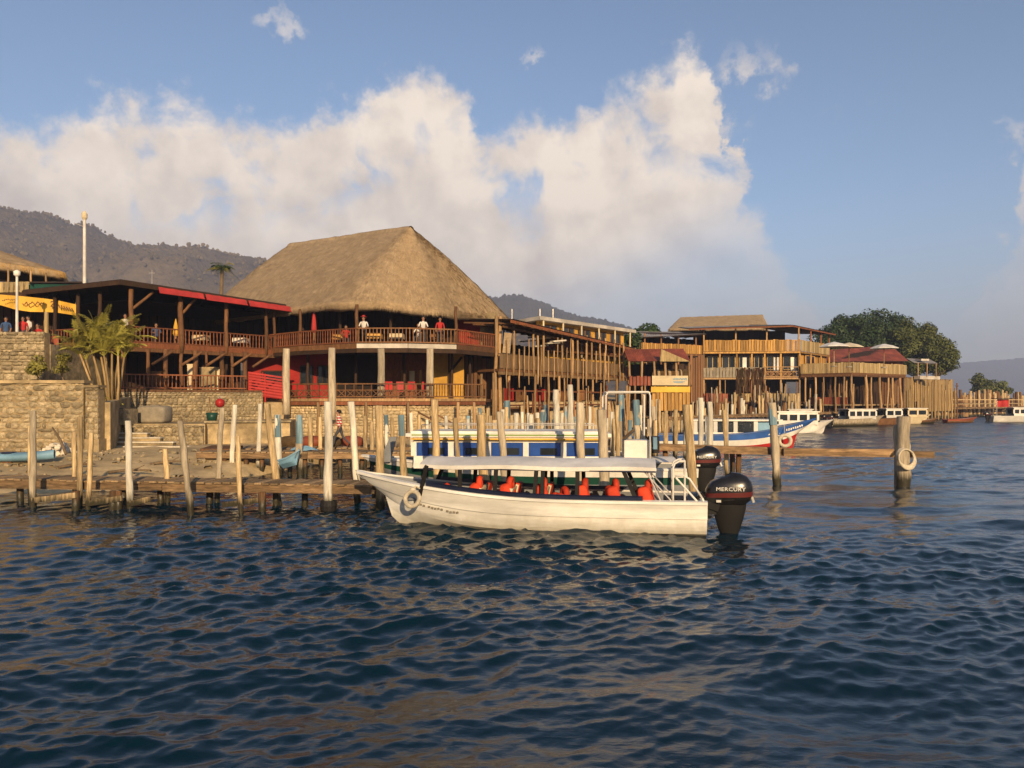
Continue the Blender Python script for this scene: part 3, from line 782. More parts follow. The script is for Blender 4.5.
def sheet_roof(root, a, b, back, za, zb, zback, mat, sheets=8, th=.05, name='roof'):
    """corrugated sheets laid from the eave a-b up to the back line; each sheet a piece"""
    a = Vector((a[0], a[1], za)); b = Vector((b[0], b[1], zb)); up = Vector((0, 0, 1))
    a2 = Vector((a.x + back[0], a.y + back[1], zback[0])); b2 = Vector((b.x + back[0], b.y + back[1], zback[1]))
    base = MB().add([a - up * .07, b - up * .07, b2 - up * .07, a2 - up * .07, a - up * .02, b - up * .02, b2 - up * .02, a2 - up * .02],
                    [(0, 1, 2, 3), (7, 6, 5, 4), (0, 4, 5, 1), (1, 5, 6, 2), (2, 6, 7, 3), (3, 7, 4, 0)]).build(name, MAT['brown_d'], root)
    for i in range(sheets):
        t0, t1 = i / sheets + .002, (i + 1) / sheets + .006
        rows = []
        k = 10
        e = random.uniform(0, .12)
        for v in (-.01 - e * .1, 1.0):
            row = []
            for j in range(k + 1):
                t = t0 + (t1 - t0) * j / k
                p = lerp(lerp(a, b, t), lerp(a2, b2, t), v) + up * (.03 + .022 * (j % 2) + .006 * (i % 2))
                row.append(p)
            rows.append(row)
        MB().grid(rows).build('sheet', MAT[mat], base)
    return base

def thatch_roof(root, eave, ridge_a, ridge_b, skirt=.34, rounding=1.3, straws=16000, smat='straw', tmat='thatch', seed=2, bulge=.35, name='thatch', sag=None):
    """thatched hip roof: ruled from a rounded eave loop up to the ridge, with loose straw over it"""
    rnd = random.Random(seed)
    ra = Vector(ridge_a); rb = Vector(ridge_b)
    E = [Vector(p) for p in eave]; n = len(E); loop = []
    for i in range(n):
        p0, p1, p2 = E[i - 1], E[i], E[(i + 1) % n]
        d0 = (p0 - p1).normalized() * rounding; d1 = (p2 - p1).normalized() * rounding
        for k in range(7):
            t = k / 6; loop.append((p1 + d0) * (1 - t) ** 2 + p1 * 2 * t * (1 - t) + (p1 + d1) * t * t)
        a = p1 + d1; b = p2 + (p1 - p2).normalized() * rounding
        for k in range(1, 24): loop.append(lerp(a, b, k / 24))
    m = len(loop); rr = (rb - ra); rl = rr.length_squared
    def ridge_pt(p):
        q = p - ra; q.z = 0
        r2 = Vector((rr.x, rr.y, 0)); t = q.dot(r2) / r2.length_squared
        return ra + rr * min(1, max(0, t))
    top = [ridge_pt(p) for p in loop]
    cen = sum((p for p in loop), Vector()) / m
    rows = []
    nrow = 66; courses = 11
    def surf(i, t):
        p = lerp(loop[i % m], top[i % m], t)
        out = Vector((loop[i % m].x - top[i % m].x, loop[i % m].y - top[i % m].y, 0)); out = out.normalized() if out.length > 1e-4 else Vector((0, -1, 0))
        w = bulge * math.sin(math.pi * t) * .6 + .022 * (1 - (t * 11) % 1.0) * (1 if t < .97 else 0) + .02 * mnoise.noise(p * 3.1)
        lum = mnoise.fractal(p * .55, 1, 2, 3) * .045
        return p + (out + Vector((0, 0, .8))) * (w + lum * min(1, 4 * (1 - t)))
    wob = [mnoise.noise(loop[i] * .9) * .20 + rnd.uniform(-.08, .08) for i in range(m)]
    inn = [lerp(loop[i], cen, .10) for i in range(m)]
    rows.append([Vector((inn[i].x, inn[i].y, loop[i].z + .35)) for i in range(m)])
    rows.append([lerp(loop[i], Vector((cen.x, cen.y, loop[i].z)), .02) + Vector((0, 0, -skirt + wob[i])) for i in range(m)])
    rows.append([loop[i] + Vector((0, 0, -skirt * .45 + wob[i] * .6)) for i in range(m)])
    for k in range(nrow + 1): rows.append([surf(i, k / nrow) for i in range(m)])
    body = MB().grid(rows, closed=True).build(name, MAT[tmat], root, smooth=True)
    # underside
    MB().grid([[lerp(surf(i, t), Vector((cen.x, cen.y, surf(i, t).z)), .03) - Vector((0, 0, .5)) for i in range(m)] for t in (.06, .3, .6, .9)], closed=True, flip=True).build('roof_underside', MAT['brown_d'], root)
    # ridge cap
    d = rr.normalized(); sd = Vector((-d.y, d.x, 0))
    cap = MB(); up = Vector((0, 0, 1)); prof = [(-.34, -.34), (-.2, -.06), (0, .05), (.2, -.06), (.34, -.34)]
    cap.grid([[lerp(ra - d * .1, rb + d * .1, k / 20) + sd * x + up * (z + bulge * .1 + rnd.uniform(-.03, .03)) for x, z in prof] for k in range(21)])
    cap.build('ridge_cap', MAT[tmat], body, smooth=True)
    # loose straw, thousands of blades lying down the slope
    vs = []; fs = []
    for k in range(straws):
        i = rnd.random() * m; t = rnd.random() ** 1.25 * .98
        if k < straws * .22: t = rnd.uniform(-.004, .03)
        i0 = int(i) % m
        p = lerp(surf(i0, max(t, 0)), surf((i0 + 1) % m, max(t, 0)), i - int(i))
        dn = (loop[i0] - top[i0]).normalized(); side = dn.cross(up).normalized()
        nr_ = side.cross(dn); nr_ = nr_ if nr_.z > 0 else -nr_
        ln = rnd.uniform(.18, .5); w = rnd.uniform(.006, .016)
        dd = (dn + side * rnd.uniform(-.16, .16)).normalized()
        if t < .03:
            ln = rnd.uniform(.2, .55); dd = (dn * .5 + Vector((0, 0, -.8)) + side * rnd.uniform(-.2, .2)).normalized(); w *= 1.3
        tip = p + dd * ln + nr_ * rnd.uniform(.0, .035); q = p + nr_ * .02
        b = len(vs); vs += [q - side * w, q + side * w, tip]; fs.append((b, b + 1, b + 2))
    me = bpy.data.meshes.new('straw'); me.from_pydata(vs, [], fs); me.materials.append(MAT[smat])
    o = link(bpy.data.objects.new('straw', me), root); tag(o, kind='stuff')
    return body
def parasol(loc, rad, mat, label, h=2.3, group=None, closed=False):
    t = thing('parasol', label, 'parasol', loc, group=group)
    x, y, z = loc
    MB().tube([(x, y, z), (x, y, z + h)], .035, 7).build('pole', MAT['pole'], t)
    MB().tube([(x, y, z), (x, y, z + .12)], [.28, .25], 10).build('foot', MAT['concrete'], t)
    if closed: MB().tube([(x, y, z + h * .42), (x, y, z + h * .5), (x, y, z + h * .8), (x, y, z + h + .12)], [.11, .17, .12, .02], 10).build('canopy', MAT[mat], t)
    else:
        n = 8; c = MB(); rows = []
        for r_, dz in ((1, -.42), (.97, -.36), (.6, -.14), (.05, .05)):
            rows.append([Vector((x + rad * r_ * math.cos(6.2832 * k / n), y + rad * r_ * math.sin(6.2832 * k / n), z + h + dz)) for k in range(n)])
        c.grid(rows, closed=True); c.build('canopy', MAT[mat], t)
    return t
def table_set(loc, cloth, label, rot=0.0, chairs=2):
    t = thing('table', label, 'table', loc)
    x, y, z = loc
    MB().box((x, y, z + .74), (.8, .8, .05)).build('table_top', MAT[cloth], t)
    MB().box((x, y, z + .58), (.82, .82, .26), taper=.985).build('tablecloth', MAT[cloth], t)
    for sx_, sy_ in ((-1, -1), (1, -1), (1, 1), (-1, 1)):
        MB().bar((x + .33 * sx_, y + .33 * sy_, z), (x + .33 * sx_, y + .33 * sy_, z + .72), .05, .05).build('leg', MAT['brown'], t)
def chair(loc, rot, mat, label, group):
    t = thing('chair', label, 'chair', loc, rot, group, local=True)
    MB().box((0, 0, .45), (.44, .44, .05)).build('seat', MAT[mat], t)
    MB().box((0, .21, .78), (.44, .04, .5)).build('backrest', MAT[mat], t)
    for sx_, sy_ in ((-1, -1), (1, -1), (1, 1), (-1, 1)):
        MB().bar((.19 * sx_, .19 * sy_, 0), (.19 * sx_, .19 * sy_, .42), .04, .04).build('leg', MAT['brown'], t)

# ================================================================== TIMBER RESTAURANT (left)
UP = Vector((0, 0, 1))
rt = thing('timber_restaurant', 'two-storey dark timber restaurant with red canvas awnings beside the palm', 'building', (-19, 47, 3.3))
L0, F0, F1 = WZ(40, 46.0, 0), WZ(130, 43.0, 0), WZ(279, 50.3, 0)
BK = Vector((-5.5, 11, 0))
Z1, Z2 = 3.42, 6.0
MB().slab([L0, F0, F1, F1 + BK, L0 + BK], Z2 - .24, Z2).build('upper_floor', MAT['brown_d'], rt)
w0, w1 = WZ(112, 41.25, 0), WZ(262, 45.65, 0)
MB().slab([w0, w1, w1 + BK, w0 + BK * 1.2], 3.29, Z1).build('lower_floor', MAT['brown'], rt)
bw = Vector((-4.4, 8.2, 0))
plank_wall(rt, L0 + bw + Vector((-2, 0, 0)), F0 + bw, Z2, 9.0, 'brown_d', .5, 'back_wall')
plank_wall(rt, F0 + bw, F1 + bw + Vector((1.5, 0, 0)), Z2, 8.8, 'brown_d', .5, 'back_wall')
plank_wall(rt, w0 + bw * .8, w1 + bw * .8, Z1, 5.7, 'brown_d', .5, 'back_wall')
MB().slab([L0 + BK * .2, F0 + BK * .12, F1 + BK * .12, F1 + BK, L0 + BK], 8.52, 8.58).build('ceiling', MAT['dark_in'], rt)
# beams under the deck edge
for a, b in ((L0, F0), (F0, F1)):
    beam(rt, V2(a, Z2 - .36), V2(b, Z2 - .36), .2, .2, 'brown'); beam(rt, V2(a, Z2 - .1) - UP * 0 + Vector((0, -.06, 0)), V2(b, Z2 - .1) + Vector((0, -.06, 0)), .06, .30, 'rail_red', 'fascia')
rail(rt, V2(L0, Z2), V2(F0, Z2), .95, 'baluster', 'rail_red', .24, .085)
rail(rt, V2(F0, Z2), V2(F1, Z2), .95, 'baluster', 'rail_red', .22, .085)
rail(rt, V2(WZ(121, 41.8, 0), Z1), V2(WZ(246, 45.5, 0), Z1), .85, 'baluster', 'rail_red', .2, .08)
def on_line(a, b, px):                                  # point of plan line a-b seen at column px
    k = (px - CX) / F; d = b - a
    t = (a.x - k * a.y) / (k * d.y - d.x); return a + d * t
for px, r_ in ((131, .14), (181, .17), (226, .13), (266, .12), (274, .10)):
    p = on_line(F0, F1, px); rpost(rt, V2(p, Z2 - .4), V2(p, 8.98), r_, 'brown')
for px in (55, 78, 100):
    p = on_line(L0, F0, px); rpost(rt, V2(p, Z2 - .4), V2(p, 8.98), .12, 'brown_d')
wl0, wl1 = WZ(121, 42.2, 0), WZ(246, 46.0, 0)
for px, r_, off in ((123, .16, 0), (142, .11, .9), (164, .13, .3), (172, .11, 1.6), (193, .15, .4), (197, .09, 1.8), (220, .15, .4), (223, .10, 2.0), (244, .14, .3), (134, .1, 3.5), (184, .1, 3.8), (208, .1, 3.9)):
    p = on_line(wl0, wl1, px) + Vector((-.1, 1, 0)) * off; rpost(rt, V2(p, Z1), V2(p, Z2 - .3), r_, 'brown' if off < 3 else 'brown_d')
for px in (142, 172, 197, 223, 244):
    p = on_line(wl0, wl1, px) + Vector((.4, .3, 0)); rpost(rt, V2(p, Z2 - 1.2), V2(p + Vector((1.0, .4, 0)), Z2 - .42), .08, 'brown', 'brace')
for px, dx in ((131, 1.25), (181, 1.0)):
    p = on_line(F0, F1, px); d = (F1 - F0).normalized(); rpost(rt, V2(p + d * .1, 7.9), V2(p + d * dx, 8.95), .08, 'brown', 'brace')
# roof
ov = Vector((-.2, -.9, 0)); rl, rf, rg = L0 + Vector((-.9, -.2, 0)), F0 + ov * .8, F1 + Vector((.6, -.5, 0))
zr = (9.22, 9.30, 8.86)
rb = [V2(rl, zr[0]), V2(rf, zr[1]), V2(rg, zr[2]), V2(rg + BK * 1.1, 9.25), V2(rl + BK * 1.1, 9.55)]
MB().prism(rb, (0, 0, .10)).build('roof', MAT['dark_roof'], rt)
for a, b in ((rb[0], rb[1]), (rb[1], rb[2])):
    MB().bar(a - UP * .08 + Vector((0, -.03, 0)), b - UP * .08 + Vector((0, -.03, 0)), .07, .24).build('fascia', MAT['brown_d'], rt)
for k in range(7):
    p = lerp(rb[1], rb[2], .04 + k * .15); MB().bar(p - UP * .10 + BK * .01, p + BK * .9 - UP * .02, .09, .14).build('rafter', MAT['brown_d'], rt)
for k in range(5):
    p = lerp(rb[0], rb[1], .06 + k * .2); MB().bar(p - UP * .10 + BK * .01, p + BK * .9 - UP * .02, .09, .14).build('rafter', MAT['brown_d'], rt)
# red awnings
for p0, p1 in ((155, 200), (202, 243), (245, 287)):
    a = on_line(rf, rg, p0 + 3); b = on_line(rf, rg, p1 + 3)
    ta = (a - rf).length / (rg - rf).length; tb = (b - rf).length / (rg - rf).length
    n_ = Vector((.55, -.6, 0))
    pa = V2(a, lerp(zr[1], zr[2], ta) - .02) + n_ * .07; pb = V2(b, lerp(zr[1], zr[2], tb) - .02) + n_ * .07
    rows = []
    for j in range(5):
        row = []
        for i in range(13):
            v = j / 4
            row.append(lerp(pa, pb, i / 12) + n_ * (.28 * v) - UP * (.34 * v + .03 * math.sin(math.pi * v)) + UP * (.012 * math.sin(i * 1.9 + j)))
        rows.append(row)
    o = MB().grid(rows).build('awning', MAT['awning'], rt)
    MB().tube([rows[4][0], rows[4][12]], .035, 6).build('awning_bar', MAT['awning'], rt)
# things stored on the lower floor
for px, py0, py1, wd, m_ in ((187, 365, 390, .42, 'cream'), (204, 368, 389, .9, 'plaster'), (214, 370, 389, .5, 'cream'), (150, 372, 390, .7, 'brown')):
    p = on_line(wl0, wl1, px) + Vector((-.3, 1.5, 0)); hh = zat(py0, p.y) - Z1
    t = thing('crate', {187: 'narrow pale upright crate standing behind the lower balustrade', 204: 'wide tan box in the lower storey of the timber restaurant', 214: 'small cream box beside the wide tan box', 150: 'low brown chest on the left of the lower storey'}[px], 'box', V2(p, Z1))
    MB().box(V2(p, Z1 + hh / 2), (wd, .5, hh)).build('body', MAT[m_], t); MB().box(V2(p, Z1 + hh + .02), (wd + .05, .55, .05)).build('lid', MAT[m_], t)
table_set(V2(on_line(F0, F1, 240) + Vector((-.4, 1.3, 0)), Z2), 'white', 'white-clothed table on the upper deck under the middle awning')
table_set(V2(on_line(F0, F1, 200) + Vector((-.4, 1.2, 0)), Z2), 'cream', 'cream-clothed table on the upper deck behind the thick post')
parasol(V2(on_line(F0, F1, 169) + Vector((-.3, 1.6, 0)), Z2), .6, 'yellow', 'folded yellow parasol on the upper deck of the timber restaurant', 1.55, closed=True)

# ================================================================== THATCHED HALL
rt = thing('thatched_hall', 'large restaurant hall with a tall hipped thatched roof and round terrace', 'building', (-10, 52, 2.9))
A = Vector((-9.1, 45.9, 8.66)); u = Vector((-.78, .62, 0)); v = Vector((.66, .75, 0))
Bc = A + v * 14.9; C_ = A + u * 19.5; Dc = C_ + v * 14.0
for q in (Bc, C_, Dc): q.z = 8.6
rA = Vector((-6.9, 52.9, 14.6)); rB = Vector((-17.4, 61.3, 15.1))
thatch_roof(rt, [A, Bc, Dc, C_], rA, rB, skirt=.36, rounding=2.2, straws=48000, seed=4, bulge=.30)
T = [WZ(264, 50.8, 0), WZ(300, 48.0, 0), WZ(357, 45.6, 0), WZ(408, 45.55, 0), WZ(456, 46.5, 0), WZ(498, 50.4, 0)]
bkA, bkB = Vector((1.5, 60, 0)), Vector((-19, 61, 0))
ZT = 6.1
MB().slab(T + [bkA, bkB], ZT - .22, ZT).build('terrace_floor', MAT['brown_d'], rt)
for i in range(5):
    a, b = T[i], T[i + 1]; white = i in (2, 3); n_ = Vector(((b - a).y, -(b - a).x, 0)).normalized() * .06
    MB().bar(V2(a, ZT - .09) + n_, V2(b, ZT - .09) + n_, .08, .26 if white else .30).build('fascia', MAT['white_roof' if white else 'brown'], rt)
    MB().bar(V2(a, ZT - .36), V2(b, ZT - .36), .18, .24).build('beam', MAT['brown_d'], rt)
    rail(rt, V2(a, ZT + .03), V2(b, ZT + .03), .95, 'baluster', 'rail_mid' if white else 'rail_red', .2, .075)
for px, r_, D0 in ((300, .10, 0), (357, .11, 0), (456, .10, 0)):
    p = WZ(px, {300: 48.2, 357: 45.75, 456: 46.7}[px], 0); rpost(rt, V2(p, ZT), V2(p, 8.45), r_, 'brown')
for px, D0 in ((496.5, 50.1), (500.5, 50.4)):
    p = WZ(px, D0, 0); rpost(rt, V2(p, .5), V2(p, 8.25), .13, 'pole')
for k in range(4):
    p = lerp(A, Bc, .2 + .2 * k) + Vector((-.6, 1.4, 0)); rpost(rt, V2(p, ZT), V2(p, 9.0), .10, 'brown_d')
for k in range(4):
    p = lerp(A, C_, .15 + .2 * k) + Vector((.6, 1.3, 0)); rpost(rt, V2(p, ZT), V2(p, 9.0), .10, 'brown_d')
# upper back walls
up_in = [C_ + Vector((5.0, 1.6, 0)), lerp(A, Dc, .42) + Vector((.3, .3, 0)), Bc + Vector((-2.2, -.6, 0))]
plank_wall(rt, up_in[0], up_in[1], ZT, 9.6, 'brown_d', .5, 'back_wall'); plank_wall(rt, up_in[1], WZ(455, 55, 0), ZT, 9.6, 'brown_d', .5, 'back_wall')
wall(rt, WZ(455, 54.9, 0), WZ(480, 54.6, 0), ZT, 8.9, 'red_wall', 'red_panel'); wall(rt, WZ(480.2, 54.4, 0), WZ(496, 54.2, 0), ZT, 8.9, 'plaster', 'plaster_panel')
# lower terrace
Z0 = 2.92
G = [WZ(283, 46.4, 0), WZ(320, 45.4, 0), WZ(372, 45.0, 0), WZ(430, 45.4, 0), WZ(485, 47.2, 0)]
MB().slab(G + [WZ(495, 52, 0), Vector((0, 59, 0)), Vector((-18, 60, 0)), WZ(262, 50.6, 0)], Z0 - .2, Z0).build('lower_floor', MAT['brown'], rt)
for i in range(4):
    a, b = G[i], G[i + 1]; n_ = Vector(((b - a).y, -(b - a).x, 0)).normalized() * .07
    MB().bar(V2(a, Z0 - .06) + n_, V2(b, Z0 - .06) + n_, .07, .16).build('fascia', MAT['pole'], rt)
    MB().bar(V2(a, Z0 - .26), V2(b, Z0 - .26), .16, .2).build('beam', MAT['rail_red'], rt)
    rail(rt, V2(a, Z0 + .02), V2(b, Z0 + .02), .88, 'lattice' if i < 3 else 'baluster', 'brown', .46 if i < 3 else .17, .07, name='lower_railing')
for px, D0, zb in ((286.5, 45.6, 2.0), (332, 44.9, 1.7), (381, 45.5, 2.9), (430, 45.8, 2.9)):
    p = WZ(px, D0, 0); rpost(rt, V2(p, zb), V2(p, ZT - .25), .215, 'post_grey', 'column', 12, .006)
for px, D0 in ((308, 49), (356, 49), (404, 49), (452, 49.4), (470, 49.5)):
    p = WZ(px, D0, 0); rpost(rt, V2(p, Z0), V2(p, ZT - .25), .10, 'brown_d')
# red-walled bar under the terrace
ra_, rb_ = WZ(246, 51.2, 0), WZ(334, 51.0, 0)
wall(rt, ra_, rb_, Z0 - .3, 5.86, 'red_wall', 'red_wall')
for p0, p1, y0, y1 in ((301, 313, 366, 384), (318, 328, 366, 384)):
    window(rt, on_line(ra_, rb_, p0), on_line(ra_, rb_, p1), zat(y1, 51), zat(y0, 51), 'brown_d', 'glass')
window(rt, on_line(ra_, rb_, 262), on_line(ra_, rb_, 284), zat(381, 51), zat(371, 51), 'brown_d', 'glass', 'serving_hatch', 1)
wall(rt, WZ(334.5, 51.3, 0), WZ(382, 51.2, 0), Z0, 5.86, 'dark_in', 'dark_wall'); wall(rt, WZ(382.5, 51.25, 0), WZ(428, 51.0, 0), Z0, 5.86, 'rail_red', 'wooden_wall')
wall(rt, WZ(428.5, 50.4, 0), WZ(464, 50.2, 0), Z0, 5.86, 'yel_wall', 'yellow_wall')
MB().bar(W(450, 372, 49.95), W(462, 357, 49.95), .08, .14).build('brace', MAT['brown_d'], rt)
MB().bar(W(449, 385, 49.93), W(449, 352, 49.93), .09, .12, up=(0, 1, 0)).build('stud', MAT['brown_d'], rt)
for i, (px, y0, y1) in enumerate(((404, 370, 384), (412, 371, 382), (422, 370, 383))):
    MB().bar(W(px - 2.6, (y0 + y1) / 2, 51.0), W(px + 2.6, (y0 + y1) / 2, 51.0), .05, (y1 - y0) / 780 * 51).build('picture_panel', MAT['cream' if i % 2 else 'board_y'], rt)
plank_wall(rt, WZ(464.5, 51.5, 0), WZ(495, 52.5, 0), Z0, 5.8, 'brown', .3, 'end_wall')
# red slatted balustrade on the landing
q0, q1 = WZ(247, 46.6, 0), WZ(283, 46.8, 0)
for k in range(8):
    z = Z0 + .08 + k * .17; MB().bar(V2(q0, z + (.32 * (1 - 0))), V2(q1, z), .04, .10).build('red_slat', MAT['red'], rt)
for q in (q0, lerp(q0, q1, .5), q1): MB().bar(V2(q, Z0 - .2) + Vector((0, .06, 0)), V2(q, Z0 + 1.5), .07, .07, up=(0, 1, 0)).build('red_newel', MAT['red'], rt)
# pale boarded base below the lower terrace
for i in range(4):
    stone_wall(rt, G[i] + Vector((.02, .16, 0)), G[i + 1] + Vector((-.02, .16, 0)), .2, 2.64, .3, .12, .26, .18, .46, seed=40 + i, limit=70, pale=True)
for px in (318, 366, 408, 437, 458, 474):
    p = WZ(px, 44.8 + (px > 430) * .6, 0); rpost(rt, V2(p, -.2), V2(p, Z0 - .2), .09, 'pole')
for px in (418, 432): MB().bar(W(px, 412, 44.7), W(px + 22, 424, 44.9), .07, .1).build('brace', MAT['brown'], rt)
for i, (px, D0) in enumerate(((388, 46.6), (400, 47.0), (412, 46.8), (424, 47.2))):
    chair(WZ(px, D0, Z0), random.uniform(-.6, .6) + math.pi, 'shirt_r' if i in (0, 3) else 'red', ['red chair nearest the round column on the lower terrace', 'second red chair from the left along the lower terrace railing', 'third red chair along the lower terrace railing', 'red chair at the right in front of the yellow wall'][i], 'red chairs on the lower terrace')
chair(WZ(296, 48.4, Z0), 2.6, 'red', 'single red chair in front of the red wall window', 'red chairs on the lower terrace')
parasol(V2(WZ(314, 49.0, 0), ZT), .6, 'awning', 'tall folded red parasol on the left side of the hall terrace', 2.35, closed=True)
for i, (px, D0, m_) in enumerate(((375, 47.2, 'board_y'), (397, 47.4, 'cream'), (437, 47.8, 'brown'), (340, 48.0, 'board_y'))):
    table_set(WZ(px, D0, ZT), m_, ['yellow-topped table just right of the terrace corner post', 'cream-topped table in the middle of the hall terrace', 'brown table at the right end of the hall terrace', 'yellow-topped table left of the terrace corner post'][i])
# ================================================================== STILTED POLE HOUSE (middle)
rt = thing('pole_house', 'open stilted wooden restaurant with woven cane railing and many thin poles', 'building', (8, 58, 0))
M0, M1 = WZ(499, 49.6, 0), WZ(652, 71.0, 0)
back = Vector((-4.5, 6.5, 0)); ZM, ZRf = 4.85, 7.9
MB().slab([M0, M1, M1 + back, M0 + back], ZM - .16, ZM).build('floor', MAT['brown'], rt)
MB().bar(V2(M0, ZM - .28), V2(M1, ZM - .28), .16, .2).build('beam', MAT['pole'], rt)
m08 = lerp(M0, M1, .76)
rail(rt, V2(M0, ZM), V2(m08, ZM), .98, 'wicker', 'wicker', .105)
rail(rt, V2(m08, ZM), V2(M1, ZM), .85, 'wicker', 'red_roof', .2)
dM = (M1 - M0).normalized(); nM = Vector((dM.y, -dM.x, 0))
for px in (512, 532, 542, 560.6, 571, 576, 585.6, 590, 598.7, 604, 613, 622, 634, 645):
    p = on_line(M0, M1, px) + nM * .12; rpost(rt, V2(p, ZM - .4), V2(p, ZRf - .1 - .9 * max(0, (px - 615) / 40)), random.uniform(.07, .10), 'pole')
for px in (493.6, 510, 532, 545, 548, 557.6, 576, 593, 604.5, 614, 626, 638, 650):
    p = on_line(M0, M1, px) + nM * random.uniform(-.1, .3); rpost(rt, V2(p, -.8), V2(p, ZM - .3), random.uniform(.08, .12), 'pole', 'pile')
for px in (498, 503, 518, 525, 539, 552, 564, 569, 583, 588, 598, 609, 620, 632, 642):
    p = on_line(M0, M1, px) - nM * random.uniform(1.4, 3.5); rpost(rt, V2(p, -.8), V2(p, ZM - .3), random.uniform(.07, .11), random.choice(('pole', 'brown', 'post_dark')), 'pile')
for k, px in enumerate((504, 516, 521, 527, 535, 538, 547, 552, 556, 565, 568, 580, 583, 594, 601, 607, 618)):
    p = on_line(M0, M1, px) + nM * random.uniform(.1, .3); rpost(rt, V2(p, ZM - random.uniform(.3, 1.5)), V2(p, ZRf - random.uniform(.3, 1.9)), random.uniform(.04, .07), 'pole')
    p = on_line(M0, M1, px + 3) + nM * random.uniform(.1, .5); rpost(rt, V2(p, -.8), V2(p, ZM - random.uniform(.4, 2.2)), random.uniform(.05, .08), random.choice(('pole', 'pole', 'rail_red')), 'pile')
for px in (520, 538, 556, 580, 596, 612):
    p = on_line(M0, M1, px) - nM * random.uniform(2, 4); rpost(rt, V2(p, ZM), V2(p, ZRf), .07, random.choice(('pole', 'brown')))
MB().bar(V2(on_line(M0, M1, 508) + nM * .2, 3.45), V2(on_line(M0, M1, 606) + nM * .2, 3.45), .08, .10).build('handrail', MAT['rail_red'], rt)
MB().bar(V2(on_line(M0, M1, 508) + nM * .2, 2.5), V2(on_line(M0, M1, 606) + nM * .2, 2.5), .08, .10).build('handrail', MAT['rail_red'], rt)
MB().slab([M0 - nM * .5, M1 - nM * .5, M1 + back, M0 + back], 2.2, 2.36).build('lower_floor', MAT['brown'], rt)
plank_wall(rt, M0 + back * .8, M1 + back * .8, 2.36, ZM - .2, 'brown_d', .45, 'back_wall')
plank_wall(rt, M0 + back * .95, M1 + back * .95, ZM, 7.4, 'brown_d', .45, 'back_wall')
for k, px in enumerate((517, 528, 541, 560, 584, 600)):
    p = on_line(M0, M1, px) - nM * 1.6; MB().box(V2(p, 3.0), (.7, .5, 1.1 + .2 * (k % 2)), dM).build('counter_panel', MAT['red_wall' if k in (1, 3) else 'rail_mid'], rt)
# low-pitched roof: board eave with pale sheets seen between the rafters
e0, e1 = WZ(511, 49.0, 0), WZ(636, 68.5, 0)
sheet_roof(rt, e0, e1, (-4.8, 7), 7.92, 7.35, (8.7, 8.5), 'grey_roof', 16)
MB().bar(V2(e0, 7.80), V2(e1, 7.23), .07, .2).build('eave_board', MAT['rail_red'], rt)
MB().bar(V2(e0 - nM * .6, 7.50), V2(e1 - nM * .6, 6.9), .09, .12).build('eave_beam', MAT['brown'], rt)
for k in range(20):
    p = lerp(V2(e0, 7.74), V2(e1, 7.18), (k + .5) / 20); MB().bar(p + nM * .25 - UP * .05, p - nM * 4 + UP * .25, .07, .10).build('rafter', MAT['brown'], rt)
for k, (px, y) in enumerate(((528, 341), (536, 337), (545, 338), (552, 343), (540, 346), (558, 341))):
    p = W(px, y, 55.5); MB().box(p, (1.1, .5, .10), (1, .6, .12)).build('ceiling_panel', MAT['white_roof'], rt)
# fallen cane shutter at the left end
MB().box(W(507, 343, 50.2), (.5, .06, 1.3), (1, .3, -.1)).build('cane_shutter', MAT['straw'], rt)

# pale building with flat roof behind
rt = thing('flat_roofed_house', 'yellow walled house with a white flat roof behind the pole house', 'building', (7, 64, 2.7))
h0, h1 = WZ(540, 57.5, 0), WZ(636, 69.0, 0)
bk = Vector((-3, 5, 0))
MB().slab([h0, h1, h1 + bk, h0 + bk], 8.78, 9.05).build('roof_slab', MAT['white_roof'], rt)
dh = (h1 - h0).normalized(); nh = Vector((dh.y, -dh.x, 0))
i0, i1 = lerp(h0, h1, .05) - nh * .8, lerp(h0, h1, .94) - nh * .8
wall(rt, i0, i1, 6.0, 8.78, 'yel_wall'); wall(rt, i1, i1 + bk * .8, 5.0, 8.78, 'cream', 'side_wall')
for k in range(5):
    a = lerp(i0, i1, .06 + .19 * k); b = lerp(i0, i1, .19 + .19 * k); window(rt, a, b, 7.75, 8.55, 'brown', 'glass')
for k in range(6):
    p = lerp(h0, h1, .04 + .18 * k) - nh * .1; rpost(rt, V2(p, 6.2), V2(p, 8.78), .08, 'cream')
rail(rt, V2(lerp(h0, h1, .05) - nh * .2, 6.7), V2(lerp(h0, h1, .98) - nh * .2, 6.7), .8, 'boards', 'rail_red', .3)
MB().slab([h0 + nh * .1, h1 + nh * .1, h1 + bk, h0 + bk], 6.5, 6.66).build('floor', MAT['brown'], rt)
for px, D0 in ((512, 60), (540, 61), (553, 63)):
    MB().tube([WZ(px, D0, 8), WZ(px, D0, zat(309, D0))], .035, 6).build('roof_pole', MAT['steel'], rt)

# ================================================================== SMALL RED-ROOFED SHED WITH SIGN
rt = thing('signboard_shed', 'small red-roofed shed with cream signboard over a yellow pole fence', 'building', WZ(665, 64, 0))
s0, s1 = WZ(628, 63.0, 0), WZ(690, 62.0, 0)
sb = Vector((0, 4, 0))
sheet_roof(rt, s0, s1, (0, 2.6), zat(361, 62), zat(361, 62), (zat(349, 64.5), zat(349, 64.5)), 'red_roof', 7)
MB().prism([V2(s1, zat(361.5, 62)) + Vector((-2.4, -.05, 0)), V2(s1, zat(361.5, 62)) + Vector((0, -.05, 0)), V2(s1, zat(349, 62)) + Vector((-2.3, -.05, 0))], (0, .08, 0)).build('gable_board', MAT['board_p'], rt)
for px in (629, 642, 654, 665, 676, 689):
    p = WZ(px, 62.3, 0); rpost(rt, V2(p, -.6), V2(p, zat(361, 62) - .02), .10, 'pole')
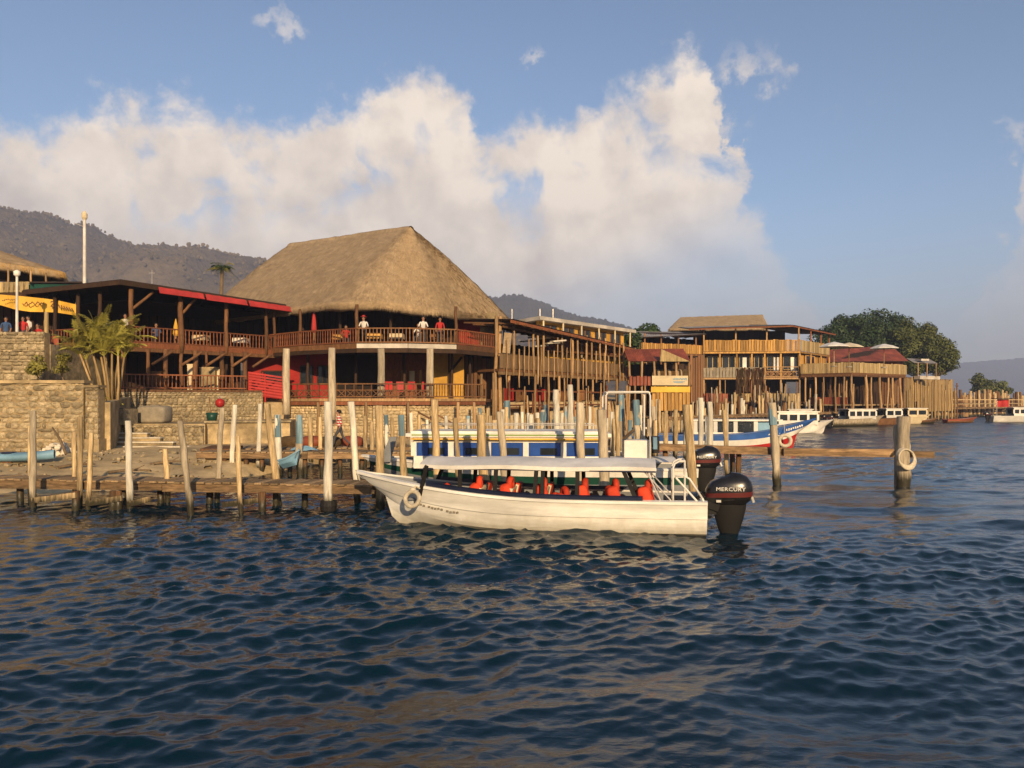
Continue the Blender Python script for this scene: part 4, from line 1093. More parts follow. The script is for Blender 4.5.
MB().slab([WZ(628, 62.4, 0), WZ(690, 62.4, 0), WZ(692, 66.5, 0), WZ(630, 66.5, 0)], 4.0, 4.14).build('floor', MAT['brown'], rt)
plank_wall(rt, WZ(628, 66, 0), WZ(691, 66, 0), 1.5, 5.9, 'brown_d', .5, 'back_wall')
sg = MB().bar(W(652, 380.5, 62.0), W(688, 380.5, 62.0), .06, .76).build('signboard', MAT['cream'], rt)
gl = MB(); jr = random.Random(8)
x_ = 673.0
while x_ < 686.5:                                      # too small to read in the photograph: short blue strokes
    w_ = jr.uniform(.6, 1.1); a = W(x_, 379.0 + jr.uniform(-.3, .3), 61.95); b = W(x_ + w_, 379.0, 61.95); gl.bar(a, b, .012, .17 * jr.uniform(.7, 1.2)); x_ += w_ + .5
for k in range(2): gl.bar(W(673 + k, 381.6 + k * 1.0, 61.95), W(685 - 2 * k, 381.6 + k * 1.0, 61.95), .012, .05)
gl.build('sign_lettering', MAT['ltblue'], sg)
plank_wall(rt, WZ(629, 62.0, 0), WZ(651, 62.0, 0), 4.0, 4.75, 'red_roof', .25, 'red_boarding')
MB().bar(W(651, 389.5, 61.9), W(690, 389.5, 61.9), .08, .45).build('yellow_band', MAT['yellow'], rt)
plank_wall(rt, WZ(652, 61.95, 0), WZ(690, 61.95, 0), 2.0, 3.45, 'board_y', .28, 'pole_fence', 'brown')
for px in (627, 635, 645): p = WZ(px, 62.0, 0); rpost(rt, V2(p, -.6), V2(p, 4.0), .09, 'pole', 'pile')
for k in range(6): MB().ball(WZ(657 + 5.5 * k, 64.2, 4.9), (.4, .3, .5), 8, 6).build('hanging_bundle', MAT['net' if k % 2 else 'straw'], rt)

# ================================================================== LARGE BALCONIED HOUSE
rt = thing('balcony_house', 'three-storey house with yellow board balconies and a wide grey roof', 'building', WZ(760, 96.2, 0))
B0, B1, B2 = WZ(703, 92.3, 0), WZ(800, 91, 0), WZ(829, 99.45, 0)
C0 = WZ(638, 87.1, 0); C1 = WZ(702, 91.65, 0)
bk = Vector((0, 9, 0))
zf3, zf2, zf1 = 8.57, 5.5, 2.65
for z, nm in ((zf3, 'third_floor'), (zf2, 'second_floor'), (zf1, 'first_floor')):
    MB().slab([B0, B1, B2, B2 + bk * .8, B0 + bk], z - .2, z).build(nm, MAT['brown'], rt)
for a, b, m_ in ((B0, B1, 'board_y'), (B1, B2, 'board_p')):
    rail(rt, V2(a, zf3), V2(b, zf3), 1.3, 'boards', m_, .3, rmat='board_y')
    n_ = Vector((0, -.07, 0)); MB().bar(V2(a, zf3 - .14) + n_, V2(b, zf3 - .14) + n_, .08, .2).build('fascia', MAT['board_y'], rt)
    MB().bar(V2(a, zf2 - .12) + n_, V2(b, zf2 - .12) + n_, .08, .2).build('fascia', MAT['pole'], rt)
c765 = on_line(B0, B1, 765)
rail(rt, V2(c765, zf2), V2(B1, zf2), 1.25, 'lattice', 'pole', .6)
rail(rt, V2(B0, zf2), V2(c765, zf2), 1.15, 'boards', 'concrete', .36)
rail(rt, V2(on_line(B0, B1, 735), zf1), V2(B1, zf1), .95, 'boards', 'board_p', .27)
rail(rt, V2(B0, zf1), V2(on_line(B0, B1, 728), zf1), .95, 'boards', 'red_roof', .3)
for px in (704, 720, 737, 752, 765, 781, 800):
    p = on_line(B0, B1, px) + Vector((0, .12, 0))
    MB().bar(V2(p, zf2), V2(p, zf3 - .2), .17, .17, up=(0, 1, 0)).build('post', MAT['board_y' if px > 710 else 'pole'], rt)
    MB().bar(V2(p, -.6), V2(p, zf2 - .2), .19, .19, up=(0, 1, 0)).build('pile', MAT['pole'], rt)
for px in (704, 736, 767, 799):
    p = on_line(B0, B1, px) + Vector((0, .12, 0)); MB().bar(V2(p, zf3), V2(p, 11.4), .15, .15, up=(0, 1, 0)).build('post', MAT['pole'], rt)
for t in (.35, .7, 1.0):
    p = lerp(B1, B2, t); MB().bar(V2(p, zf3), V2(p, 11.3), .14, .14, up=(0, 1, 0)).build('post', MAT['rail_red'], rt); MB().bar(V2(p, zf2), V2(p, zf3 - .2), .16, .16, up=(0, 1, 0)).build('post', MAT['board_y'], rt)
# back walls of the storeys
plank_wall(rt, B0 + bk * .55, B1 + bk * .55, zf3, 11.4, 'brown_d', .6, 'back_wall')
plank_wall(rt, B0 + Vector((0, 1.3, 0)), B1 + Vector((0, 1.3, 0)), zf2, zf3 - .2, 'brown', .5, 'window_wall')
wa, wb = B0 + Vector((0, 1.25, 0)), B1 + Vector((0, 1.25, 0))
for p0, p1 in ((707, 718), (722, 735), (739, 750), (754, 763), (767, 779), (783, 797)):
    window(rt, on_line(wa, wb, p0), on_line(wa, wb, p1), zf2 + .95, zf3 - .5, 'board_p', 'glass', off=.08)
for p0, p1 in ((773, 778), (790, 797), (742, 746)):
    a, b = on_line(wa, wb, p0), on_line(wa, wb, p1); MB().bar(V2(a, 7.1) + Vector((0, -.22, 0)), V2(b, 7.1) + Vector((0, -.22, 0)), .03, 1.6).build('curtain', MAT['white'], rt)
plank_wall(rt, B1 + Vector((-.1, .5, 0)), B2 + Vector((-.1, .5, 0)), zf2, zf3 - .2, 'board_y', .4, 'side_wall')
window(rt, lerp(B1, B2, .2) + Vector((0, .45, 0)), lerp(B1, B2, .5) + Vector((0, .45, 0)), zf2 + .5, zf3 - .4, 'board_y', 'glass', off=.1)
plank_wall(rt, B0 + bk * .5, B1 + bk * .5, -.3, zf2 - .2, 'brown_d', .6, 'back_wall')
# netting on the middle bays
for p0, p1, m_ in ((736, 750, 'net'), (750.5, 764, 'net')):
    a, b = on_line(B0, B1, p0) + Vector((0, -.2, 0)), on_line(B0, B1, p1) + Vector((0, -.2, 0))
    for q in range(7):
        a2, b2 = lerp(a, b, q / 7), lerp(a, b, (q + .93) / 7); zl = random.uniform(2.6, 4.0); zu = zat(367, 92.04) - random.uniform(0, .35)
        rows = [[lerp(a2, b2, i / 4) + Vector((.06 * math.sin(j * 1.3 + q), .12 * math.sin(i * 1.7 + j * .6 + q * 2), zu * (1 - j / 8) + zl * (j / 8))) for i in range(5)] for j in range(9)]
        MB().grid(rows).build('netting', MAT[random.choice(('net', 'brown', 'wicker'))], rt)
for px in (741, 754, 768): MB().box(V2(on_line(B0, B1, px) + Vector((0, 1.2, 0)), 3.2), (1.2, .6, 1.0)).build('counter', MAT['cream' if px == 768 else 'rail_mid'], rt)
for k in range(44):
    p = lerp(B0, B1, random.random()) + Vector((0, -random.uniform(.4, 3), 0)); rpost(rt, V2(p, -.8), V2(p + Vector((random.uniform(-.2, .2), 0, 0)), random.uniform(2.6, 5.2)), random.uniform(.05, .09), random.choice(('pole', 'brown', 'rail_mid', 'post_grey')), 'pole')
# roofs
sheet_roof(rt, B0 + Vector((-2.0, -1.2, 0)), B1 + Vector((-1.2, -1.0, 0)), (0.5, 8), 11.2, 11.5, (12.1, 12.25), 'grey_roof', 12)
sheet_roof(rt, B1 + Vector((-1.15, -.95, 0)), B2 + Vector((.6, -.4, 0)), (-3, 7), 11.48, 11.25, (12.2, 11.9), 'grey_roof', 6)
for a, b, z0_, z1_ in ((B0 + Vector((-2.0, -1.26, 0)), B1 + Vector((-1.2, -1.05, 0)), 11.08, 11.37), (B1 + Vector((-1.2, -1.05, 0)), B2 + Vector((.65, -.5, 0)), 11.37, 11.12)):
    MB().bar(V2(a, z0_), V2(b, z1_), .06, .16).build('eave_board', MAT['rail_red'], rt)
# left wing
MB().slab([C0, C1, C1 + bk * .7, C0 + bk * .7], 8.0, 8.22).build('wing_floor', MAT['brown'], rt)
rail(rt, V2(C0, 8.22), V2(C1, 8.22), 1.05, 'boards', 'board_y', .28, rmat='rail_red')
for t in (.1, .35, .62, .9):
    p = lerp(C0, C1, t); MB().bar(V2(p, 0), V2(p, 10.3), .16, .14, up=(0, 1, 0)).build('post', MAT['rail_mid'], rt)
plank_wall(rt, C0 + bk * .45, C1 + bk * .45, 2, 10.3, 'brown_d', .6, 'back_wall')
sheet_roof(rt, C0 + Vector((-1.0, -.8, 0)), C1 + Vector((.3, -.8, 0)), (.3, 6.5), zat(338, 86.45), zat(334, 90.61), (11.0, 11.3), 'grey_roof', 8)
plank_wall(rt, WZ(690, 90.35, 0), WZ(703, 90.74, 0), 2.5, 8.0, 'rail_mid', .3, 'boarded_bay')
# thatched top
thatch_roof(rt, [WZ(668, 102.7, 12.2), WZ(768, 102.7, 12.3), WZ(770, 113.1, 12.3), WZ(672, 113.1, 12.2)], WZ(681, 107.9, zat(317.5, 107.9)), WZ(762, 107.9, zat(315, 107.9)), skirt=.3, rounding=.8, straws=5000, seed=11, bulge=.1, name='thatched_top')

# ================================================================== RIGHT-HAND TERRACE ON PILES
rt = thing('pile_terrace', 'wide pile-borne terrace with pale board railing at the right', 'terrace', WZ(850, 93.6, 0))
E0, E1, E2 = WZ(801, 90.48, 0), WZ(852, 86.45, 0), WZ(906, 93.6, 0)
bk = Vector((3.5, 10, 0)); ze = 5.88
MB().slab([E0, E1, E2, E2 + bk, E0 + bk], ze - .2, ze).build('floor', MAT['brown'], rt)
for a, b in ((E0, E1), (E1, E2)):
    rail(rt, V2(a, ze), V2(b, ze), 1.14, 'boards', 'board_p', .3)
    MB().bar(V2(a, ze - .3) + Vector((0, .1, 0)), V2(b, ze - .3) + Vector((0, .1, 0)), .18, .2).build('beam', MAT['brown'], rt)
rail(rt, V2(E2, ze), V2(E2 + Vector((1.2, 3, 0)), ze), 1.14, 'boards', 'board_p', .3)
for px in (806, 816, 824, 836, 845):
    p = on_line(E0, E1, px) + Vector((0, .15, 0)); rpost(rt, V2(p, -.8), V2(p, ze - .2), random.uniform(.08, .14), 'pole', 'pile')
for px in (852, 866, 872, 880, 889, 893, 900, 905):
    p = on_line(E1, E2, px) + Vector((0, .15, 0)); rpost(rt, V2(p + Vector((random.uniform(-.2, .4), 0, 0)), -.8), V2(p, ze - .2), random.uniform(.09, .17), 'pole', 'pile')
for k in range(46):
    a_, b_ = (E0, E1) if k % 2 else (E1, E2)
    p = lerp(a_, b_, random.random()) + bk * random.uniform(.1, .4); rpost(rt, V2(p, -.8), V2(p + Vector((random.uniform(-.3, .3), 0, 0)), random.uniform(2.6, 5.5)), random.uniform(.06, .11), random.choice(('pole', 'brown', 'pole', 'post_dark')), 'pile')
plank_wall(rt, E0 + bk * .45, E1 + bk * .45 + Vector((4, 1, 0)), -.2, ze - .2, 'brown_d', .6, 'back_wall'); plank_wall(rt, E1 + bk * .45 + Vector((4, 1, 0)), E2 + bk * .45, -.2, ze - .2, 'brown', .5, 'back_wall')
MB().slab([E0 + Vector((0, .4, 0)), E1 + Vector((-.2, .6, 0)), E2 + Vector((-.6, .6, 0)), E2 + bk * .45, E0 + bk * .45], 2.2, 2.36).build('lower_deck', MAT['plank'], rt)
rail(rt, V2(on_line(E0, E1, 812) + Vector((0, .5, 0)), 2.36), V2(on_line(E0, E1, 850) + Vector((0, .6, 0)), 2.36), .8, 'boards', 'red_roof', .32)
for i, (px, D0, m_) in enumerate(((834, 71.5, 'white'), (849, 72.5, 'cushion'), (884, 74, 'white'))):
    parasol(WZ(px, D0, ze), 1.35, m_, ['white open parasol at the left of the pale-railed terrace', 'cream open parasol in the middle of the pale-railed terrace', 'white open parasol near the right end of the pale-railed terrace'][i], 2.25)

rt = thing('red_roofed_house', 'long low house with a red sheet roof behind the pale-railed terrace', 'building', WZ(875, 109.2, 2.7))
r0, r1 = WZ(828, 102.05, 0), WZ(908, 103.35, 0)
sheet_roof(rt, r0, r1, (.6, 6), zat(362, 102.05), zat(361, 103.35), (zat(352, 109.85), zat(346.5, 111.15)), 'red_roof', 11)
wall(rt, r0 + Vector((.5, 1, 0)), r1 + Vector((-.4, 1, 0)), 2.5, zat(361, 102.7) - .05, 'rail_red', 'front_wall')
for t in (.1, .3, .5, .7, .86):
    a = lerp(r0, r1, t) + Vector((0, 1, 0)); b = lerp(r0, r1, t + .09) + Vector((0, 1, 0)); window(rt, a, b, 6.5, 7.6, 'pole', 'glass', off=.1)
g0 = r1 + Vector((-.3, .9, 0)); g1 = r1 + Vector((.4, 7.2, 0))
MB().prism([V2(g0, 3.0), V2(g0, 7.9), V2(lerp(g0, g1, .85), 10.0), V2(g1, 7.9), V2(g1, 3.0)], (.1, 0, 0)).build('gable_wall', MAT['red_roof'], rt)
for k in range(3): MB().bar(V2(lerp(r0, r1, .2 + k * .3) + Vector((0, .1, 0)), 5.9), V2(lerp(r0, r1, .2 + k * .3) + Vector((0, .1, 0)), 7.7), .12, .12, up=(0, 1, 0)).build('post', MAT['pole'], rt)

rt = thing('cane_pavilion', 'pale pole-walled pavilion with a small white balcony at the end of the terraces', 'building', WZ(925, 111.8, 0))
q0, q1 = WZ(904, 104, 0), WZ(953, 119.6, 0)
plank_wall(rt, q0, q1, 1.2, zat(378, 110.5), 'bamboo', .42, 'cane_wall', 'brown', uneven=.05)
for k in range(14): p = lerp(q0, q1, (k + .5) / 14) + Vector((.2, -.5, 0)); rpost(rt, V2(p, -.8), V2(p, random.uniform(4, 6.1)), random.uniform(.09, .14), 'bamboo', 'pole')
MB().bar(W(917, 377.5, 105.95), W(937, 378, 107.9), .9, .45).build('balcony', MAT['white_roof'], rt)
for px, D0 in ((918, 81.2), (927, 82), (936, 82.8)): MB().bar(WZ(px, D0, 5.3), WZ(px, D0, zat(363, D0)), .08, .08, up=(0, 1, 0)).build('post', MAT['pole'], rt)
sheet_roof(rt, WZ(914, 105.3, 0), WZ(938, 107.9, 0), (.5, 3.0), zat(363, 105.3), zat(364, 107.9), (zat(359, 109.2), zat(360, 111.8)), 'grey_roof', 4)
MB().box(W(922, 360, 106.6), (1.2, 1.2, .25), (1, .2, 0)).build('white_sheet', MAT['white_roof'], rt)

# ================================================================== TERRACE WITH THE YELLOW BANNER (upper left)
rt = thing('banner_pavilion', 'two-storey thatched pavilion with pale green railing on the raised terrace', 'building', (-27, 48, 7.1))
zt = 5.72
thatch_roof(rt, [WZ(64, 47.6, 10.6), WZ(64, 47.6, 10.8) + Vector((-4.2, 7.5, .6)), WZ(-190, 56, 12.6), WZ(-190, 46, 12.6)], WZ(-70, 51.5, 14.0), WZ(-170, 52, 14.4), skirt=.45, rounding=.7, straws=15000, seed=21, smat='straw_y', tmat='thatch', bulge=.2)
zd = 9.28
MB().slab([WZ(-60, 47.0, 0), WZ(58, 46.6, 0), WZ(60, 53, 0), WZ(-60, 54, 0)], zd - .2, zd).build('upper_floor', MAT['brown_d'], rt)
rail(rt, V2(WZ(-60, 47, 0), zd), V2(WZ(30, 46.7, 0), zd), .62, 'boards', 'board_p', .3)
rail(rt, V2(WZ(30, 46.7, 0), zd), V2(WZ(58, 46.6, 0), zd), .62, 'boards', 'green', .3)
for px in (-20, 8, 31, 46): p = WZ(px, 46.9, 0); rpost(rt, V2(p, zd), V2(p, 10.5 + (46 - px) * .008), .06, 'pole')
for px, m_ in ((-15, 'brown_d'), (32, 'brown_d'), (46, 'pole'), (56, 'brown_d')): p = WZ(px, 46.9, 0); rpost(rt, V2(p, zt), V2(p, zd - .2), .12, m_)
plank_wall(rt, WZ(-60, 51, 0), WZ(60, 51, 0), zt, 10.3, 'brown_d', .5, 'back_wall')
MB().prism([WZ(30, 46.0, zat(283, 46)), WZ(82, 45.6, zat(283, 45.6)), WZ(84, 51, zat(283, 46) + .5), WZ(30, 52, zat(283, 46) + .5)], (0, 0, .09)).build('lean_to_roof', MAT['dark_roof'], rt)
MB().prism([WZ(34, 46.1, zat(291, 46)), WZ(80, 45.8, zat(286.5, 45.8)), WZ(80, 45.8, zat(283.6, 45.8)), WZ(34, 46.1, zat(284, 46))], (0, .06, 0)).build('green_board', MAT['green'], rt)
MB().tube([WZ(46.5, 45.2, zt), WZ(46.5, 45.2, zat(312, 45.2))], .11, 8).build('white_column', MAT['board_p'], rt)
rail(rt, V2(WZ(-40, 44.6, 0), zt), V2(WZ(60, 44.6, 0), zt), .75, 'boards', 'red_roof', .34)
MB().slab([WZ(-60, 40.9, 0), WZ(40, 41, 0), WZ(62, 44.5, 0), WZ(62, 52, 0), WZ(-60, 52, 0)], 5.55, zt).build('terrace_floor', MAT['plaster'], rt)
# banner
def banner():
    t = thing('banner', 'long yellow cloth banner hung along the front of the thatched pavilion', 'banner', WZ(35, 45.4, 5.8))
    rows = []
    for j in range(7):
        row = []
        for i in range(31):
            px = -14 + 90 * i / 30; D_ = 45.6 - .12 * math.sin(i * .7) - .1 * j / 6
            top_ = np.interp(px, [-14, 0, 20, 40, 56, 76], [293.5, 294.5, 296, 298, 300, 304.5]); bot_ = np.interp(px, [-14, 0, 15, 30, 42, 56, 76], [303.5, 305, 309.5, 311.8, 312.0, 312.4, 315.5])
            row.append(W(px, top_ + (bot_ - top_) * j / 6, D_))
        rows.append(row)
    c = MB().grid(rows).build('cloth', MAT['yellow'], t)
    g = MB(); jr = random.Random(5)                    # lettering too blurred to read: a script line and a figure
    px = 22.0
    pts = []
    while px < 45:
        pts.append(W(px, 303.4 + jr.uniform(-1.6, 1.6), 45.28)); px += jr.uniform(.8, 1.6)
    for a, b in zip(pts, pts[1:]): g.bar(a, b, .02, .05)
    two = [(50.6, 302.6), (51.6, 301.4), (53.2, 301.6), (53.6, 303.2), (52.2, 305.0), (50.8, 306.4), (53.9, 306.6)]
    for a, b in zip(two, two[1:]): g.bar(W(*a, 45.28), W(*b, 45.28), .02, .06)
    px = 2.0
    while px < 17:
        g.bar(W(px, 300 + jr.uniform(-.8, .8), 45.2), W(px + 1.3, 300 + jr.uniform(-1, 1), 45.2), .02, .05); px += 1.9
    for k in range(6): g.bar(W(58.5 + 2.6 * k, 304.6 + .7 * k, 45.28), W(60 + 2.6 * k, 308 + .6 * k, 45.28), .02, .06)
    g.build('lettering', MAT['brown'], c)
    for px, py in ((-13, 293), (56, 299.6), (75.5, 304)): MB().tube([W(px, py, 45.5), W(px, py - 5, 46.2)], .012, 5).build('tie_cord', MAT['rope'], t)
banner()
# lamp post and mast
rt = thing('lamp_post', 'white round-headed lamp post on the raised terrace in front of the banner', 'lamp post', WZ(17, 41.5, 5.7))
MB().tube([WZ(17, 41.5, 5.7), WZ(17, 41.5, 6.0), WZ(17, 41.5, zat(276, 41.5))], [.10, .075, .06], 9).build('pole', MAT['white'], rt)
MB().tube([WZ(17, 41.5, zat(276.5, 41.5)), WZ(17, 41.5, zat(275, 41.5)), WZ(17, 41.5, zat(271.5, 41.5)), WZ(17, 41.5, zat(270, 41.5))], [.08, .16, .17, .05], 12).build('globe', MAT['white'], rt, smooth=True)
rt = thing('mast', 'tall pale mast with a lantern top rising behind the dark roof', 'mast', WZ(84.5, 56, 2.9))
zt_ = zat(213, 56)
MB().tube([WZ(84.5, 56, 2.7), WZ(84.5, 56, 9), WZ(84.5, 56, zt_ - .5)], [.13, .12, .10], 10).build('pole', MAT['white'], rt)
MB().tube([WZ(84.5, 56, zt_ - .5), WZ(84.5, 56, zt_ - .35), WZ(84.5, 56, zt_ - .05), WZ(84.5, 56, zt_ + .15)], [.11, .19, .19, .04], 10).build('lantern', MAT['cream'], rt)
MB().bar(WZ(84.5, 56, zt_ - 1.0), WZ(74, 56, zt_ - .7), .03, .03).build('arm', MAT['steel'], rt)
rt = thing('aerial', 'thin aerial rod standing on the dark roof', 'aerial', WZ(152, 52, 9.4))
MB().tube([WZ(152, 52, 9.3), WZ(152, 52, zat(270, 52))], .022, 6).build('rod', MAT['steel'], rt)
MB().bar(WZ(149, 52, zat(273, 52)), WZ(155, 52, zat(273, 52)), .02, .02).build('crossbar', MAT['steel'], rt)
# ================================================================== DOCKS
def pile(root, xt, yt, xb, D, wpx, mat='post', cap=None, zb=-1.3, Db=None, name='post'):
    """driven post: top seen at (xt,yt), leaning so that it meets the water at column xb, distance D"""
    top = W(xt, yt, D); bot = WZ(xb, Db or D, 0.0); d = (top - bot)
    foot = bot + d * (zb / d.z)
    r = wpx / 2 / F * D
    k = 11; pts = []; rr = []
    for i in range(k + 1):
        t = i / k; p = lerp(foot, top, t)
        if 0 < i < k: p = p + Vector((random.uniform(-1, 1), random.uniform(-1, 1), 0)) * r * .16
        pts.append(p); rr.append(r * (1.08 - .14 * t) * random.uniform(.90, 1.08))
    pts.append(top + Vector((0, 0, r * .12))); rr.append(rr[-1] * .8)
    part = MB().tube(pts, rr, 11, jit=.085).build(name, MAT[mat], root, smooth=True)
    smooth_by_angle(part.data, 50)
    if cap:
        t0 = 1 - cap[1] / d.length
        q = [lerp(bot, top, t0 + (1 - t0) * s) for s in (0, .5, 1.002)]
        MB().tube(q, [r * 1.03, r * 1.0, r * .99], 10).build('painted_band', MAT[cap[0]], part, smooth=False)
    return part
def deck(root, a, b, w, z, pw=.2, gap=.025, th=.045, rnd=None, along=False):
    """planks laid across between plan points a and b (front edge), w metres deep"""
    a = Vector((a[0], a[1], 0)); b = Vector((b[0], b[1], 0)); d = b - a; X = d.normalized(); Y = Vector((-X.y, X.x, 0))
    if Y.y < 0: Y = -Y
    n = int(d.length / (pw + gap))
    for i in range(n):
        p = a + X * (i + .5) * d.length / n + Y * (w / 2 + random.uniform(-.07, .05)) + Vector((0, 0, z + random.uniform(-.012, .012)))
        m = frame(p, X, Y, UP) @ Matrix.Rotation(random.uniform(-.02, .02), 4, 'Z') @ Matrix.Diagonal((pw * random.uniform(.9, 1), w * random.uniform(.97, 1.04), th, 1))
        inst('plank', unit_box(MAT['plank']), root, m)
    for off in (.04, w - .08):
        k = max(1, int(d.length / 4.2))
        for i in range(k):
            p, q = a + d * i / k + Y * off, a + d * (i + 1) / k + Y * off - X * .015
            dz = random.uniform(-.015, .015)
            dz += random.uniform(-.03, .02); hh_ = random.uniform(.17, .23); MB().bar(V2(p, z - .13 + dz), V2(q, z - .13 + random.uniform(-.03, .03)), .09, hh_).build('beam', MAT['beam'], root)

rt = thing('near_dock', 'long low plank dock with pale leaning posts across the left foreground', 'dock', WZ(190, 20.5, 0))
da, db = WZ(-30, 21.6, 0), WZ(371, 19.9, 0)
deck(rt, da, db, 1.15, .66)
NEAR = [  # xt, yt, xb, D, width, material, painted band
    (33, 411, 33, 20.5, 6.5, 'post_grey'), (30, 426, 30.5, 22.2, 4.5, 'post'), (80, 417, 80, 20.9, 5.5, 'post'), (74, 432, 75, 22.0, 4.5, 'post'), (91.5, 433, 88, 20.3, 5, 'post'),
    (128, 421, 130, 20.3, 6.5, 'post_white'), (165, 449, 168, 21.4, 5, 'post'), (180, 421, 191, 19.7, 6.5, 'post_grey'), (222, 408, 217, 21.5, 5.5, 'post_grey'),
    (237.5, 436, 240.5, 19.8, 5, 'post'), (267, 404, 279, 21.4, 6.5, 'post'), (328, 402, 328.5, 20.0, 8.5, 'post_white'), (351, 402, 358, 21.3, 7, 'post_white')]
for a in NEAR: pile(rt, *a)
for px, D0 in ((76, 20.2), (113, 20.2), (123, 21.3), (160, 21.4), (210, 21.4), (262, 19.9), (276, 21.2), (305, 21.2), (118, 20.2), (20, 21.8)):
    p = WZ(px, D0, 0); rpost(rt, V2(p, -1.2), V2(p, .5), .10, 'post_dark', 'pile')
for a, b, z in ((88, 122, .22), (128, 150, .20), (222, 262, .18), (32, 76, .30)):
    MB().bar(WZ(a, 20.25, z - .06), WZ(b, 20.1, z + .1), .07, .14).build('brace', MAT['post'], rt)
MB().torus(WZ(328.5, 19.98, .15), (0, 0, 1), .17, .05, 14, 6, flat=3).build('rope_binding', MAT['black_m'], rt)

rt = thing('mid_dock', 'second plank dock behind the near one where the man walks', 'dock', WZ(280, 32, 0))
deck(rt, WZ(196, 30.2, 0), WZ(420, 30.0, 0), 1.4, .82); deck(rt, WZ(232, 33.3, 0), WZ(470, 35.0, 0), 2.4, .74, .24)
for a in [(235, 405, 231, 30.1, 5, 'post_white'), (260, 404, 258, 30.6, 4.5, 'post_white'),
          (277.5, 415, 279, 30.0, 6.5, 'post_white', ('post_blue', .85)), (299, 415, 300, 30.2, 7, 'post_grey', ('post_blue', 1.1)),
          (310, 417, 311, 34, 4.5, 'post'), (320, 417, 320.5, 34, 4, 'post'), (365, 416, 365, 34.5, 4, 'post'), (380, 415, 381, 35, 4, 'post'), (386, 415, 388, 34, 4.5, 'post_white', ('post_blue', .8)), (392, 418, 393, 35, 4, 'post'), (411, 413, 412, 36, 4, 'post_white'), (419, 415, 420, 36, 4, 'post'), (446, 416, 446.5, 36.5, 4, 'post_white'), (427, 420, 427, 34, 3.5, 'post_white'), (468, 416, 469, 36.5, 4.5, 'post_white', ('post_blue', .8)), (372, 422, 372, 33, 4.5, 'post')]:
    pile(rt, *a)
for px in (205, 225, 246, 262, 290, 305, 322, 340, 362, 388): p = WZ(px, 30.4, 0); rpost(rt, V2(p, -1.2), V2(p, .7), .10, 'post_dark', 'pile')
for px in (240, 270, 300, 330, 352, 380, 410): p = WZ(px, 34.8, 0); rpost(rt, V2(p, -1.2), V2(p, .6), .10, 'post_dark', 'pile')
MB().slab([WZ(200, 31.6, 0), WZ(236, 31.4, 0), WZ(243, 33.8, 0), WZ(212, 34, 0)], .70, .88).build('landing', MAT['brown'], rt)

rt = thing('boat_dock', 'finger dock with thick posts between the moored boats', 'dock', WZ(540, 24, 0))
BD = [(379, 406, 380, 20.3, 8.5, 'post'), (401, 415, 406, 20.6, 6.5, 'post', ('post_blue', .55)), (434.5, 400, 438, 20.6, 8, 'post'), (455, 418, 460, 20.7, 5.5, 'post'),
      (480.5, 415, 485, 20.5, 10.5, 'post'), (499.5, 412, 507.5, 20.6, 7.5, 'post_grey'), (580, 403, 582, 20.6, 8.5, 'post_grey'), (601.5, 410, 605.5, 20.5, 10.5, 'post_grey'),
      (686, 405, 694.5, 20.4, 8.5, 'post'), (689.5, 405, 695.5, 20.9, 6, 'post')]
for a in BD: pile(rt, *a)
deck(rt, WZ(372, 20.95, 0), WZ(610, 21.05, 0), .45, .42)

rt = thing('outer_dock', 'outer mooring beam on posts running right behind the outboard motor', 'dock', WZ(780, 27, 0))
MB().bar(W(640, 446.5, 28.0), W(712, 448.5, 27.4), .3, .24).build('beam', MAT['beam'], rt)
MB().bar(W(712, 449.2, 27.4), W(786, 451.3, 26.9), .3, .26).build('beam', MAT['beam'], rt)
MB().bar(W(783, 452.0, 26.75), W(893, 453.0, 26.3), .26, .26).build('beam', MAT['beam'], rt)
MB().bar(W(893, 454.0, 26.3), W(934, 454.6, 26.0), .2, .2).build('beam', MAT['beam'], rt)
for a in [(700.5, 398, 701, 27.6, 6, 'post_white'), (709.5, 402, 711, 28.4, 5.5, 'post_white'), (724, 410, 727, 28.0, 4, 'post'), (771.5, 403, 777.5, 26.7, 8, 'post_grey', ('post_blue', .75)), (904, 417, 902, 26.15, 13.5, 'post_grey')]:
    pile(rt, *a)
pile(rt, 896, 425, 897, 26.35, 5, 'post_grey')
for px, D0 in ((665, 28), (739, 27.5), (732, 28.2)): p = WZ(px, D0, 0); rpost(rt, V2(p, -1.2), V2(p, 1.1), .10, 'post_dark', 'pile')
r = thing('rope_coil', 'pale mooring rope looped round the thick post standing out in the water', 'rope', W(905, 458, 26))
for k in range(4):
    c = W(905.5 + .6 * k, 457.0 + .8 * k, 25.90 - .02 * k)
    MB().torus(c, (.12 + .06 * k, -.93 - .02 * k, .34 - .04 * k), .30 + .012 * k, .032, 22, 6).build('rope_turn', MAT['rope'], r, smooth=True)

